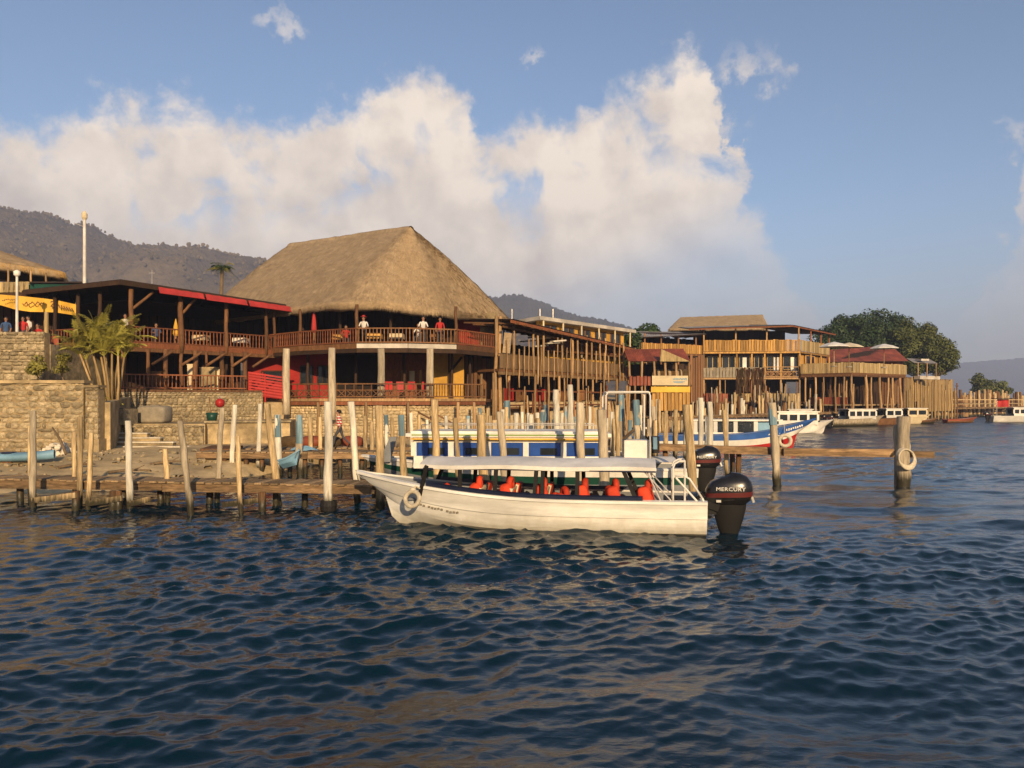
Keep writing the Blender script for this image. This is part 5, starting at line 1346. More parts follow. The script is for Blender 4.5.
rt = thing('inner_dock', 'inner mooring dock with white and blue painted posts below the pole house', 'dock', WZ(540, 37, 0))
deck(rt, WZ(470, 37.5, 0), WZ(655, 40, 0), 1.2, .8, .26)
for a in [(490, 416, 491, 37, 4.5, 'post'), (507, 401, 507, 37.4, 6.5, 'post_grey', ('post_blue', 1.1)), (515, 416, 516, 37.8, 3.8, 'post_white'), (522, 412, 523, 38, 3.6, 'post_white'), (528, 413, 528, 38.2, 3.6, 'post_white'), (537, 413, 538, 38.3, 4.6, 'post_white'),
          (543, 410, 543, 38.6, 4, 'post_white'), (556, 390, 556.5, 38.0, 6.5, 'post_white'), (562, 413, 562, 39, 4, 'post_white'), (570, 385, 571.5, 38.4, 6.5, 'post_white'), (621, 395, 622, 38.8, 6.5, 'post_grey', ('post_blue', 1.3)), (636, 400, 639, 37.2, 7, 'post_grey', ('post_blue', 1.2)),
          (612, 412, 612, 39, 4, 'post_white'), (652, 400, 654, 40, 4, 'post'), (590, 415, 590, 39, 4, 'post')]:
    pile(rt, *a)

jr = random.Random(77)
for k in range(26):
    px = 474 + 186 * (k + jr.random()) / 26; D0 = 33.5 + 6 * jr.random()
    pile(rt, px, jr.uniform(404, 421), px + jr.uniform(-1.2, 1.2), D0, jr.uniform(3.4, 5.6), *jr.choice((('post',), ('post_white',), ('post_white',), ('post_grey', ('post_blue', .8)), ('post',))))
for k in range(9):
    px = 640 + 88 * (k + jr.random()) / 9; D0 = 33 + 5 * jr.random()
    pile(rt, px, jr.uniform(406, 420), px + jr.uniform(-1, 1), D0, jr.uniform(3.4, 5), jr.choice(('post', 'post_white', 'post_grey')))

rt = thing('house_dock', 'shaded dock on many piles in front of the balconied house', 'dock', WZ(760, 62, 0))
deck(rt, WZ(655, 60, 0), WZ(915, 108, 0), 1.6, 1.5, .7, .05)
jr = random.Random(12)
for k in range(84):
    t = (k + jr.random()) / 84; D0 = 59 + 49 * t; px = 655 + 262 * t
    pile(rt, px, 400 - (jr.uniform(1.6, 3.6) - 2.85) / D0 * F, px + jr.uniform(-1, 1), D0 - jr.uniform(0, 1.2), jr.uniform(2.2, 3.8) * 66 / D0, jr.choice(('post', 'post', 'post_grey', 'post_dark', 'post_white')))

rt = thing('far_pier', 'far palisade pier of close-set posts reaching across the right horizon', 'pier', WZ(980, 130, 0))
deck(rt, WZ(912, 114, 0), WZ(1075, 172, 0), 2.0, 1.6, 1.0, .05)
for k in range(110):
    t = (k + jr.random() * .7) / 110; D0 = 114 + 58 * t; px = 910 + 160 * t
    pile(rt, px, 400 - (jr.uniform(3.2, 4.8) - 2.85) / D0 * F, px + jr.uniform(-.6, .6), D0 + jr.uniform(-.5, .8), jr.uniform(2.0, 3.4) * 125 / D0, jr.choice(('post', 'post', 'pole', 'post_dark', 'post_dark')), zb=-1)
for h_ in (2.2, 2.9):
    MB().bar(WZ(912, 114.4, h_), WZ(1075, 172.4, h_), .12, .14).build('rail', MAT['post'], rt)
rt = thing('navigation_pole', 'single dark pole with a crosspiece standing by the far pier', 'pole', WZ(957, 104, 0))
rpost(rt, WZ(957, 104, -1), WZ(957, 104, zat(383, 104)), .09, 'brown'); MB().bar(W(955.6, 386, 103.8), W(958.4, 386, 103.8), .1, .1).build('crosspiece', MAT['brown'], rt)

# ================================================================== BOATS (local axes: x forward, z up, 0 = waterline)
def hull(root, L_, B, zs, zb_, zm, bands, inner='hull_in', rake=.9, chine=.05, draft=.28, floor=.12, x_stern=0.0, flare=1.0, step=.0, pw=2.3):
    """lofted open hull; bands = list of (height fraction, material) from the chine up"""
    ns = 30; mats = [MAT[m_] for _, m_ in bands]; prof = []
    fr = [0.0] + [b[0] for b in bands]
    st = []
    for i in range(ns + 1):
        t = i / ns
        k = max(0, (t - .42) / .58)
        hb = B / 2 * (1 - k ** pw) * (1 - .10 * (1 - min(1, t / .35)) ** 2)
        zg = zm + (zs - zm) * (1 - min(1, t / .4)) ** 2 + (zb_ - zm) * max(0, (t - .35) / .65) ** 1.9
        zc = chine + .50 * zb_ * max(0, (t - .55) / .45) ** 2.0
        zk = -draft + (draft + .15) * max(0, (t - .72) / .28) ** 2.5
        st.append((t, hb, zg, zc, zk))
    def pt(i, f, side):                                  # f: -1 keel, 0 chine, 1 gunwale
        t, hb, zg, zc, zk = st[i]
        k = max(0, (t - .42) / .58)
        hc = hb * (.80 - .22 * k * flare)
        if f < 0: y = hc * (1 + f); z = zk + (zc - zk) * (1 + f); lv = .18 * (1 + f)
        else:
            y = hc + (hb - hc) * (f ** .75); z = zc + (zg - zc) * f; lv = .18 + .82 * f
        if f > .48: y += step
        x = x_stern + L_ * t - rake * (1 - lv) * t ** 5
        return Vector((x, side * y, z))
    mb = MB()
    lv = [(-1, 0), (-.5, 0), (0, 0)]
    f0 = 0
    for bi, (f1, _) in enumerate(bands):
        n = max(1, int(round((f1 - f0) * 8)))
        for q in range(1, n + 1): lv.append((f0 + (f1 - f0) * q / n, bi))
        if abs(f1 - .48) < .02: lv.append((.49, bi))
        f0 = f1
    for side in (1, -1):
        for a, b in zip(lv, lv[1:]):
            mb.grid([[pt(i, a[0], side) for i in range(ns + 1)], [pt(i, b[0], side) for i in range(ns + 1)]], b[1], flip=(side < 0))
    # transom
    tr = [pt(0, f, 1) for f, _ in lv] + [pt(0, f, -1) for f, _ in lv][::-1]
    mb.add(tr, [tuple(range(len(tr)))], len(bands) - 1)
    o = mb.build('hull', mats, root); smooth_by_angle(o.data, 40)
    # gunwale cap and inside
    cap = MB(); ins = MB()
    for side in (1, -1):
        g = [pt(i, 1, side) for i in range(ns + 1)]
        inn = [Vector((p.x - (.06 if i == ns else 0), side * max(0, abs(p.y) - .10), p.z + .01)) for i, p in enumerate(g)]
        cap.grid([[p + Vector((0, side * .025, -.03)) for p in g], [p + Vector((0, side * .025, .03)) for p in g], [p + Vector((0, 0, .04)) for p in inn], inn], flip=(side < 0))
        fl = []
        for i in range(ns + 1):
            q = pt(i, .14, side); fl.append(Vector((min(q.x, x_stern + L_ - rake - .1) if i > ns - 3 else q.x, side * max(0, abs(q.y) - .10), max(q.z + .02, floor))))
        ins.grid([inn, fl], flip=(side < 0)); ins.grid([fl, [Vector((p.x, 0, p.z)) for p in fl]], flip=(side < 0))
    c = cap.build('gunwale', mats[-1], root); smooth_by_angle(c.data, 60)
    ins.build('inner_hull', MAT[inner], root, smooth=False)
    tz = st[0][2]
    MB().box((x_stern + .06, 0, (tz + .02) / 2 + .02), (.08, B * .70, tz - .06)).build('transom', mats[-1], root)
    return pt, st
def outboard(root, x, z, s=1.0, cowl='black', stripe='maroon', text=None, y=0.0, tilt=0.0):
    t = bpy.data.objects.new('outboard_motor', None); link(t, root); t.location = (x, y, z); t.rotation_euler = (0, tilt, 0); t.scale = (s, s, s)
    c = MB(); rows = []                                  # cowling: stacked rounded sections, sloping back at the top
    sec = [(-.02, .36, .22, 0), (.05, .46, .27, 0), (.16, .50, .29, -.01), (.30, .50, .30, -.02), (.42, .46, .28, -.03), (.52, .38, .24, -.02), (.58, .26, .17, .0), (.60, .08, .05, .02)]
    for zz, a, b, dx in sec:
        row = []
        for k in range(24):
            th = 2 * math.pi * k / 24; cs, sn = math.cos(th), math.sin(th); e = .62
            row.append(Vector((dx + a * math.copysign(abs(cs) ** e, cs), b * math.copysign(abs(sn) ** e, sn), zz + .07 * (-cs) * (zz / .6))))
        rows.append(row)
    c.grid(rows, closed=True); o = c.build('cowling', MAT[cowl], t, smooth=True)
    bd = MB(); rows = []
    for zz, a, b in ((.17, .502, .292), (.27, .506, .303)):
        row = []
        for k in range(24):
            th = 2 * math.pi * k / 24; cs, sn = math.cos(th), math.sin(th); e = .62
            row.append(Vector((-.013 + a * 1.006 * math.copysign(abs(cs) ** e, cs), b * 1.006 * math.copysign(abs(sn) ** e, sn), zz + .07 * (-cs) * (zz / .6) - .03)))
        rows.append(row)
    bd.grid(rows, closed=True).build('decal_band', MAT[stripe], t, smooth=True)
    m = MB(); rows = []                                  # mid-section and leg
    for zz, a0, a1, b in ((.02, -.40, .36, .22), (-.14, -.38, .32, .20), (-.34, -.33, .27, .16), (-.52, -.28, .22, .12), (-.8, -.18, .12, .05)):
        rows.append([Vector(((a0 + a1) / 2 + (a1 - a0) / 2 * math.cos(2 * math.pi * k / 16), b * math.sin(2 * math.pi * k / 16), zz)) for k in range(16)])
    m.grid(rows[::-1], closed=True).build('midsection', MAT['black_m'], t, smooth=True)
    MB().box((.36, 0, -.02), (.22, .26, .46)).build('clamp_bracket', MAT['black_m'], t)
    MB().ball((-.05, 0, -.86), (.34, .07, .08), 12, 8).build('gearcase', MAT['black_m'], t, smooth=True)
    p = MB()
    for k in range(3):
        a = 2.094 * k; d = Vector((0, math.cos(a), math.sin(a))); p.add([(-.40, 0, -.86), (-.36 + .03, d.y * .16 + d.z * .07, -.86 + d.z * .16 - d.y * .07), (-.43, d.y * .17 - d.z * .07, -.86 + d.z * .17 + d.y * .07)], [(0, 1, 2)])
    p.build('propeller', MAT['steel'], t)
    MB().bar((-.44, 0, .30), (-.54, 0, .02), .16, .05).build('rear_handle', MAT['steel'], t)
    MB().torus((-.01, 0, .085), (.10, 0, 1), .46, .012, 26, 5).build('cowl_seam', MAT['black_m'], t).scale = (1.02, .60, 1)
    MB().box((.22, .285, .06), (.10, .03, .05)).build('latch', MAT['steel'], t)
    for k in range(3): MB().tube([(.34, .06 - .06 * k, .10), (.52, .08 - .07 * k, .16 + .03 * k), (.72, .10 - .1 * k, .02), (.86, .12 - .1 * k, -.14)], .016, 6).build('cable', MAT['black_m'], t, smooth=True)
    for sd in (1, -1): MB().bar((.20, sd * .19, -.10), (.46, sd * .16, -.02), .03, .16).build('swivel_arm', MAT['black_m'], t)
    if text:
        cu = bpy.data.curves.new('txt', 'FONT'); cu.body = text; cu.size = .13; cu.align_x = 'CENTER'; cu.extrude = .004; cu.space_character = 1.05; cu.resolution_u = 2
        to = bpy.data.objects.new('txt', cu); COL.objects.link(to); dg = bpy.context.evaluated_depsgraph_get()
        me = bpy.data.meshes.new_from_object(to.evaluated_get(dg)); bpy.data.objects.remove(to)
        me.materials.clear(); me.materials.append(MAT['white'])
        for sd in (1, -1):
            lo = bpy.data.objects.new('lettering', me); link(lo, t)
            lo.matrix_basis = frame(Vector((-.03, sd * .311, .285)), Vector((-sd, 0, 0)), Vector((0, 0, 1)), Vector((0, sd, 0))) @ Matrix.Diagonal((1.02, .86, 1, 1))
    return t

# ---- the near launch
rt = thing('launch_boat', 'long cream open launch with a flat white canopy and orange life jackets in the foreground', 'boat', (4.2, 17.05, 0), R(170.6), local=True)
pt, st = hull(rt, 7.95, 1.95, .70, 1.16, .70, [(.48, 'hull'), (1.0, 'hull')], rake=.85, step=.035, draft=.3, chine=.03, pw=2.1)
mb = MB()                                               # padded dark coaming along both sides
for side in (1, -1):
    rows = [[], [], [], []]
    for i in range(5, 24):
        p = pt(i, 1, side); y = p.y - side * .035
        for r_, (dy, dz) in zip(rows, ((.03, .045), (.04, .11), (-.03, .135), (-.05, .045))): r_.append(Vector((p.x, y + side * dy, p.z + dz)))
    mb.grid(rows, flip=(side < 0))
mb.build('coaming', MAT['navy'], rt)
mb = MB(); ca = []                                       # canopy: cambered slab
for i in range(15):
    x = 1.05 + 5.15 * i / 14; hw = .92 - .10 * max(0, (i - 10) / 4) ** 2; row = []
    for j in range(13):
        s_ = -1 + j / 6; row.append(Vector((x, hw * s_, 1.43 + .12 * (1 - s_ * s_) + .015 * math.sin(i * .9))))
    ca.append(row)
mb.grid(ca)
low = [[p + Vector((0, 0, -.085)) for p in r_] for r_ in ca]; mb.grid(low, flip=True, mi=1)
edge = lambda g: [r_[0] for r_ in g] + g[-1][1:] + [r_[-1] for r_ in g[::-1]][1:] + g[0][::-1][1:-1]
mb.grid([edge(low), edge(ca)], closed=True)
o = mb.build('canopy', [MAT['white'], MAT['navy']], rt); smooth_by_angle(o.data, 40)
MB().tube([(1.06, -.93, 1.345), (1.06, .93, 1.345), (6.1, .84, 1.345), (6.1, -.84, 1.345), (1.06, -.93, 1.345)], .018, 6).build('canopy_trim', MAT['navy'], o)
for side in (1, -1):
    for xa, xb in ((6.25, 6.02), (5.3, 5.27), (4.5, 4.46), (3.62, 3.58), (3.45, 3.44), (2.7, 2.7), (1.45, 1.75)):
        yb = side * (abs(pt(int(xa / 7.95 * 30), 1, 1).y) - .09)
        MB().bar((xa, yb, .72), (xb, side * .86, 1.40), .085, .06, up=(0, 1, 0)).build('canopy_post', MAT['black_m'], rt)
    MB().tube([(.95, side * .85, .72), (1.25, side * .85, 1.38)], .016, 6).build('stay', MAT['steel'], rt)
    MB().tube([(.72, side * .85, .72), (1.35, side * .84, 1.40)], .016, 6).build('stay', MAT['steel'], rt)
for k, x in enumerate((1.45, 2.15, 2.9, 3.65, 4.4, 5.1)):  # thwart benches
    b_ = bpy.data.objects.new('bench', None); link(b_, rt); b_.location = (x, 0, .12)
    for sd in (1, -1):
        MB().box((0, sd * .42, .36), (.40, .62, .09)).build('seat_cushion', MAT['cushion'], b_)
        MB().box((-.20, sd * .42, .60), (.07, .62, .40), (1, 0, .25)).build('backrest', MAT['cushion'], b_)
    hw_ = 1.34 - .12 * max(0, x - 3.5); MB().box((0, 0, .15), (.34, hw_, .30)).build('seat_base', MAT['hull_in'], b_)
MB().box((6.15, 0, .62), (.8, 1.0, .06)).build('foredeck_hatch', MAT['hull_in'], rt)
MB().box((.62, .1, .45), (.5, .7, .55)).build('fuel_box', MAT['black_m'], rt)
# stern rail
for side in (.82, .30):
    MB().tube([(.70, side, .66), (.70, side, 1.42), (.66, side, 1.52), (.56, side, 1.57), (.46, side, 1.57)], .022, 8).build('rail_tube', MAT['white'], rt, smooth=True)
MB().tube([(.46, .82, 1.57), (.46, .82, .68)], .022, 8).build('rail_tube', MAT['white'], rt)
MB().tube([(.66, .82, 1.25), (.50, .82, 1.28), (.36, .82, 1.20), (.10, .82, .80)], .022, 8).build('rail_tube', MAT['white'], rt, smooth=True)
MB().tube([(.64, .82, 1.22), (.16, .84, .68)], .022, 8).build('rail_tube', MAT['white'], rt)
MB().tube([(.46, .82, 1.57), (.46, .30, 1.57)], .022, 8).build('rail_tube', MAT['white'], rt)
MB().tube([(.10, .82, .80), (.06, .82, .70)], .022, 8).build('rail_tube', MAT['white'], rt)
outboard(rt, -.50, .62, 1.0, 'black', 'maroon', 'MERCURY')
# small dark lettering near the bow, too worn to read
mb = MB(); jr = random.Random(2); x = 6.62
for k in range(13):
    i = min(29, int(x / 7.95 * 30)); p = lerp(pt(i, .36, 1), pt(i + 1, .36, 1), x / 7.95 * 30 - i)
    q = p + Vector((-.055, .012, 0))
    mb.bar(p + Vector((0, .016, jr.uniform(-.015, .015))), q + Vector((0, .012, jr.uniform(-.015, .015))), .012, .042); x -= .085 if k not in (3, 8) else .15
mb.build('hull_lettering', MAT['concrete'], rt)
BOAT_M = Matrix.Translation((4.2, 17.05, 0)) @ Matrix.Rotation(R(170.6), 4, 'Z')
# orange seat covers on the far half of the benches
for x in (1.45, 2.15, 2.9, 3.65, 4.4, 5.1):
    for sd in (-.42,): MB().box((x - .22, sd, .80), (.09, .50, .28), (1, 0, .25)).build('seat_cover', MAT['orange'], rt)
# life jackets lying over the benches
JW = ['leftmost', 'second from left', 'third from left', 'fourth from left', 'fifth from left', 'sixth from left', 'seventh from left', 'rightmost']
for k, (x, y, rz) in enumerate(((5.75, .30, .4), (4.95, .52, .1), (4.25, .52, -.1), (3.5, .60, .2), (3.05, .52, .5), (2.6, .6, 0), (1.95, .62, .2), (1.25, .64, -.2))):
    p = BOAT_M @ Vector((x, y, .52))
    t = thing('life_jacket', 'orange life jacket under the launch canopy, ' + JW[k] + ' along the near side', 'life jacket', p, R(170.6) + rz, 'life jackets in the launch', local=True)
    lay = k in (0, 4)
    for sd in (1, -1):
        c = MB().ball((0, sd * .11, .0), (.14, .12, .24), 12, 9, p=3.6); o = c.build('panel', MAT['orange'], t, smooth=True)
        o.rotation_euler = (0, 1.1 if lay else .25, 0); o.location = (0, 0, .12 if lay else .26)
    o = MB().torus((0, 0, 0), (1, 0, 0), .11, .07, 12, 6).build('collar', MAT['orange'], t, smooth=True); o.location = (-.05, 0, .28 if lay else .48)
    o = MB().box((0, 0, 0), (.14, .43, .03)).build('strap', MAT['black_m'], t); o.location = (0, 0, .14 if lay else .24)
t = thing('rope_fender', 'pale rope ring fender hanging at the bow quarter of the launch', 'fender', BOAT_M @ Vector((6.32, .86, .78)), R(170.6), local=True)
MB().torus((0, .10, -.10), (.15, 1, .28), .165, .05, 24, 9).build('ring', MAT['rope'], t, smooth=True)
MB().tube([(0, .06, .06), (-.03, -.05, .16), (-.10, -.14, .10)], .02, 6).build('lanyard', MAT['rope'], t)
MB().ball((0, .05, .09), (.07, .06, .06), 8, 6).build('knot', MAT['rope'], t)
# mooring line from the bow
p0 = BOAT_M @ Vector((7.6, 0, 1.1)); p1 = W(356, 470, 21.2)
o = MB().tube([lerp(p0, p1, s_) - UP * .16 * math.sin(math.pi * s_) for s_ in np.linspace(0, 1, 9)], .014, 6).build('mooring_line', MAT['rope']); tag(o, 'thin mooring line from the launch bow to a dock post', 'rope')

# ---- cabin launch behind
rt = thing('cabin_launch', 'white cabin launch with blue tinted windows and a dark green hull band', 'boat', WZ(692, 23.3, 0), R(177.0), local=True)
Lc = 10.0
pt, st = hull(rt, Lc, 2.3, .85, 1.15, .86, [(.45, 'hull_in'), (.72, 'green'), (1.0, 'white')], rake=.9, draft=.35)
CB = [(2.8, .98), (8.25, .90)]
zw0, zw1, ztop = 1.22, 1.62, 1.78
for side in (1, -1):
    ya = side * .98
    nwin = 5; x0, x1 = 2.75, 8.2
    MB().box(((x0 + x1) / 2, ya, (.86 + zw0) / 2), (x1 - x0, .05, zw0 - .86)).build('cabin_side', MAT['white'], rt)
    MB().box(((x0 + x1) / 2, ya, (zw1 + ztop) / 2), (x1 - x0, .05, ztop - zw1)).build('cabin_side', MAT['white'], rt)
    for k in range(nwin + 1):
        x = x0 + (x1 - x0) * k / nwin; MB().box((x, ya, (zw0 + zw1) / 2), (.16, .052, zw1 - zw0)).build('window_pillar', MAT['white'], rt)
    for k in range(nwin):
        x = x0 + (x1 - x0) * (k + .5) / nwin; wd = (x1 - x0) / nwin - .16
        f_ = MB().box((x, ya, (zw0 + zw1) / 2), (wd - .01, .02, zw1 - zw0 - .01)).build('window', MAT['blue_win'], rt)
        MB().box((x - wd * .12, ya + side * .004, zw0 + .14), (wd * .52, .02, .20)).build('pane', MAT['glass'], f_)
MB().box((8.15, 0, (.9 + ztop) / 2 - .05), (.05, 1.85, ztop - .95), (1, 0, .18)).build('windscreen_panel', MAT['white'], rt)
MB().box((8.2, 0, 1.42), (.05, 1.5, .38), (1, 0, .18)).build('windscreen', MAT['blue_win'], rt)
mb = MB().box((5.45, 0, ztop + .05), (5.95, 2.16, .10)); mb.box((5.45, 0, ztop + .13), (5.7, 1.9, .06)); mb.build('cabin_roof', MAT['white'], rt)
MB().box((5.45, 1.083, ztop + .055), (5.6, .012, .035)).build('green_stripe', MAT['lime'], rt)
MB().box((5.45, 1.083, ztop - .06), (5.6, .2, .04)).build('yellow_stripe', MAT['yellow'], rt)
for side in (1, -1):
    MB().tube([(2.9, side * .8, ztop + .34), (8.0, side * .8, ztop + .34)], .014, 6).build('roof_rail', MAT['steel'], rt)
    for k in range(6): MB().tube([(2.9 + k * 1.02, side * .8, ztop + .12), (2.9 + k * 1.02, side * .8, ztop + .34)], .012, 6).build('rail_stanchion', MAT['steel'], rt)
outboard(rt, -.35, .86, .95, 'black', 'maroon', 'MERCURY')
MB().box((1.7, .35, 1.25), (.75, .8, .85)).build('helm_console', MAT['white'], rt)
MB().prism([(2.05, -.05, 1.68), (2.05, .75, 1.68), (1.75, .7, 1.95), (1.75, 0, 1.95)], (.03, 0, .02)).build('helm_screen', MAT['glass'], rt)
MB().torus((1.3, .35, 1.62), (-.8, 0, .5), .17, .02, 16, 6).build('steering_wheel', MAT['black_m'], rt)
MB().box((1.15, .35, 1.58), (.12, .3, .35)).build('helm_seat_back', MAT['ltblue'], rt); MB().box((1.1, -.3, 1.5), (.3, .4, .5)).build('helm_seat', MAT['black_m'], rt)
for side in (.9, -.6):                                   # arch over the helm
    MB().tube([(1.35, side, .9), (1.35, side, 2.98), (1.40, side, 3.08), (2.55, side, 3.08), (2.62, side, 2.98), (2.62, side, 2.2)], .03, 8).build('arch_tube', MAT['white'], rt, smooth=True)
MB().tube([(1.37, .9, 3.06), (1.37, -.6, 3.06)], .03, 8).build('arch_tube', MAT['white'], rt)
MB().tube([(2.58, .9, 3.06), (2.58, -.6, 3.06)], .03, 8).build('arch_tube', MAT['white'], rt)
mb = MB(); rows = [[Vector((.55 + 1.9 * i / 10, .95 * s_ * (1 - .25 * ((i - 5) / 5) ** 4), 1.06 + .10 * (1 - s_ * s_))) for s_ in (-1, -.6, 0, .6, 1)] for i in range(11)]
mb.grid(rows); mb.build('rear_deck', MAT['white'], rt, smooth=True)
MB().prism([(9.0, .5, 1.0), (9.35, .5, 1.0), (9.0, .5, 1.75), (8.8, .5, 1.75)], (0, -.06, 0)).build('bow_board', MAT['hull_in'], rt)

# ---- red, white and blue boat
rt = thing('tricolour_boat', 'blue, white and red hulled cabin boat with upswept bow beyond the outer beam', 'boat', WZ(652, 44.5, 0), R(-4), local=True)
pt, st = hull(rt, 9.15, 2.3, .85, 1.80, .92, [(.28, 'red'), (.62, 'white'), (1.0, 'blue')], rake=1.3, draft=.3)
MB().box((4.6, 0, 1.72), (4.9, 1.9, .09)).build('cabin_roof', MAT['white'], rt)
for side in (1, -1):
    for k, x in enumerate((2.3, 3.4, 4.5, 5.6, 6.6)): MB().box((x, side * .86, 1.30), (.22, .06, .78)).build('window_pillar', MAT['white'], rt)
    for k, x in enumerate((2.85, 3.95, 5.05, 6.1)): MB().box((x, side * .85, 1.34), (.86, .02, .52)).build('window', MAT['ltblue' if k == 3 else 'glass'], rt)
    MB().box((4.5, side * .86, .98), (4.5, .07, .14)).build('cabin_side', MAT['white'], rt)
MB().prism([(6.7, -.8, .95), (6.7, .8, .95), (7.25, .55, 1.0), (7.25, -.55, 1.0), ], (0, 0, .06)).build('foredeck', MAT['blue'], rt)
MB().box((6.82, 0, 1.32), (.05, 1.5, .74), (1, 0, .35)).build('windscreen', MAT['ltblue'], rt)
outboard(rt, -.4, .9, 1.0, 'black', 'black'); 
mb = MB(); jr = random.Random(9); x = 7.35
for k in range(8):
    i = int(x / 9.15 * 30); p = lerp(pt(i, .83, -1), pt(i + 1, .83, -1), x / 9.15 * 30 - i); mb.bar(p + Vector((0, -.03, 0)), p + Vector((.07, -.02, jr.uniform(-.02, .03))), .02, .15 * jr.uniform(.6, 1)); x += .14
mb.build('bow_lettering', MAT['white'], rt)
t = thing('tyre_fender', 'pale tyre fender at the bow of the red, white and blue boat', 'fender', WZ(785, 42.8, .75)); MB().torus(WZ(785, 42.8, .62), (.3, 1, 0), .30, .10, 18, 8).build('ring', MAT['rope'], t, smooth=True); MB().tube([WZ(785, 42.8, .9), WZ(784, 43.4, 1.5)], .02, 5).build('lanyard', MAT['rope'], t)

# ---- small boats farther off
def cabin_boat(px, D, rz, label, L_=7.5, cab='white', roofm='white', hullm='white', nwin=4, motor=True, flag=False, blue=False):
    rt = thing('cabin_boat', label, 'boat', WZ(px, D, 0), rz, 'small cabin boats', local=True)
    hull(rt, L_, 2.1, .75, 1.15, .78, [(.35, 'navy' if blue else hullm), (1.0, hullm)], rake=.8)
    x0, x1 = L_ * .28, L_ * .76
    MB().box(((x0 + x1) / 2, 0, 1.86), (x1 - x0 + .3, 1.85, .09)).build('cabin_roof', MAT[roofm], rt)
    for side in (1, -1):
        MB().box(((x0 + x1) / 2, side * .84, .95), (x1 - x0, .06, .36)).build('cabin_side', MAT[cab], rt); MB().box(((x0 + x1) / 2, side * .84, 1.72), (x1 - x0, .06, .18)).build('cabin_side', MAT[cab], rt)
        for k in range(nwin + 1): MB().box((x0 + (x1 - x0) * k / nwin, side * .842, 1.38), (.2, .065, .52)).build('window_pillar', MAT[cab], rt)
        for k in range(nwin): MB().box((x0 + (x1 - x0) * (k + .5) / nwin, side * .835, 1.38), ((x1 - x0) / nwin - .2, .02, .5)).build('window', MAT['glass'], rt)
    MB().box((x1 + .1, 0, 1.4), (.06, 1.5, .8), (1, 0, .25)).build('windscreen', MAT['glass'], rt)
    if motor: outboard(rt, -.3, .8, .85)
    return rt
cabin_boat(828, 83.5, R(14), 'white cabin boat with dark square windows left of the thick post', 7.0, hullm='post_grey')
cabin_boat(872, 88.5, R(16), 'short white cabin boat moored just left of the thick post', 4.4, nwin=2, hullm='brown')
cabin_boat(752, 66.0, R(3), 'white cabin boat hidden behind the tricolour boat bow', 7.0)
cabin_boat(826, 82.0, R(160), 'dark-hulled cabin boat with its bow to the left under the terrace', 4.8, hullm='navy', nwin=2)
cabin_boat(893, 92, R(10), 'small cream boat lying against the piles beyond the thick post', 5.0, nwin=2, hullm='cream', cab='cream')
rt = cabin_boat(990, 101.0, R(-4), 'white cabin launch under way at the right edge with a red flag', 9.0, nwin=6)
fb = MB(); rows = [[Vector((.9 + 1.5 * i / 8, .12 * math.sin(i * .9), 2.95 - 1.0 * j / 4)) for i in range(9)] for j in range(5)]; fb.grid(rows).build('red_flag', MAT['red'], rt)
MB().tube([(.85, 0, .8), (.85, 0, 3.1)], .03, 6).build('flag_staff', MAT['steel'], rt)
MB().box((1.5, 0, 3.05), (2.0, 1.4, .08)).build('sun_shade', MAT['black_m'], rt)
for x in (.7, 2.3): MB().tube([(x, .6, .8), (x, .6, 3.05)], .03, 6).build('shade_post', MAT['steel'], rt)
def skiff(px, D, rz, L_, label, m1, m2, inn='hull_in', z=0.0, cat='boat', B=1.2):
    rt = thing('skiff', label, cat, WZ(px, D, z), rz, local=True)
    hull(rt, L_, B, .42, .70, .42, [(.5, m1), (1.0, m2)], inner=inn, rake=.5, draft=.15)
    for t_ in (.3, .6): MB().box((L_ * t_, 0, .34), (.22, B * .8, .04)).build('thwart', MAT['plank'], rt)
    return rt
skiff(905, 92, R(12), 4.5, 'low brown rowing skiff at the foot of the pole-walled pavilion', 'post_dark', 'brown')
skiff(945, 98, R(9), 4.5, 'dark rowing skiff moored under the far pier', 'brown', 'red_roof')
skiff(690, 49, R(176), 5.0, 'blue skiff lying astern of the tricolour boat', 'blue', 'blue', B=1.5)
skiff(640, 36.0, R(178), 5.0, 'pale grey skiff behind the arch of the cabin launch', 'hull_in', 'white')
rt = thing('kayak', 'pale blue kayak lying on the beach at the left edge', 'kayak', WZ(-20, 28.2, .78), R(4), local=True)
rows = []
for i in range(17):
    t_ = i / 16; hw = .33 * math.sin(math.pi * (.04 + .92 * t_)) ** .7; zz = .10 * (2 * t_ - 1) ** 2
    rows.append([Vector((3.2 * t_ - .6, hw * math.cos(a), zz + .17 * math.sin(a))) for a in np.linspace(0, 2 * math.pi, 12, endpoint=False)])
MB().grid(rows, closed=True).build('hull', MAT['ltblue'], rt, smooth=True)
MB().torus((1.0, 0, .16), (0, 0, 1), .24, .03, 16, 6).build('cockpit_rim', MAT['navy'], rt)
rt = thing('trestle', 'small timber trestle under the pale blue kayak', 'trestle', WZ(10, 28.2, .5))
for px in (4, 9): MB().bar(WZ(px, 28.0, .4), WZ(px + 1, 28.4, .72), .08, .08).build('leg', MAT['brown'], rt)
MB().bar(WZ(2, 28.2, .62), WZ(12, 28.2, .62), .08, .08).build('crossbar', MAT['brown'], rt)
rt = thing('upturned_skiff', 'pale blue skiff bow propped up at the edge of the second dock', 'boat', WZ(283, 29.6, .35), R(75), local=True)
hull(rt, .95, .5, .22, .42, .22, [(.5, 'ltblue'), (1, 'ltblue')], rake=.3, draft=.1); rt.rotation_euler = (R(0), R(-14), R(-25))
rt = thing('blue_tarpaulin', 'folded blue tarpaulin heaped round a post on the second dock', 'tarpaulin', WZ(304, 31, .85))
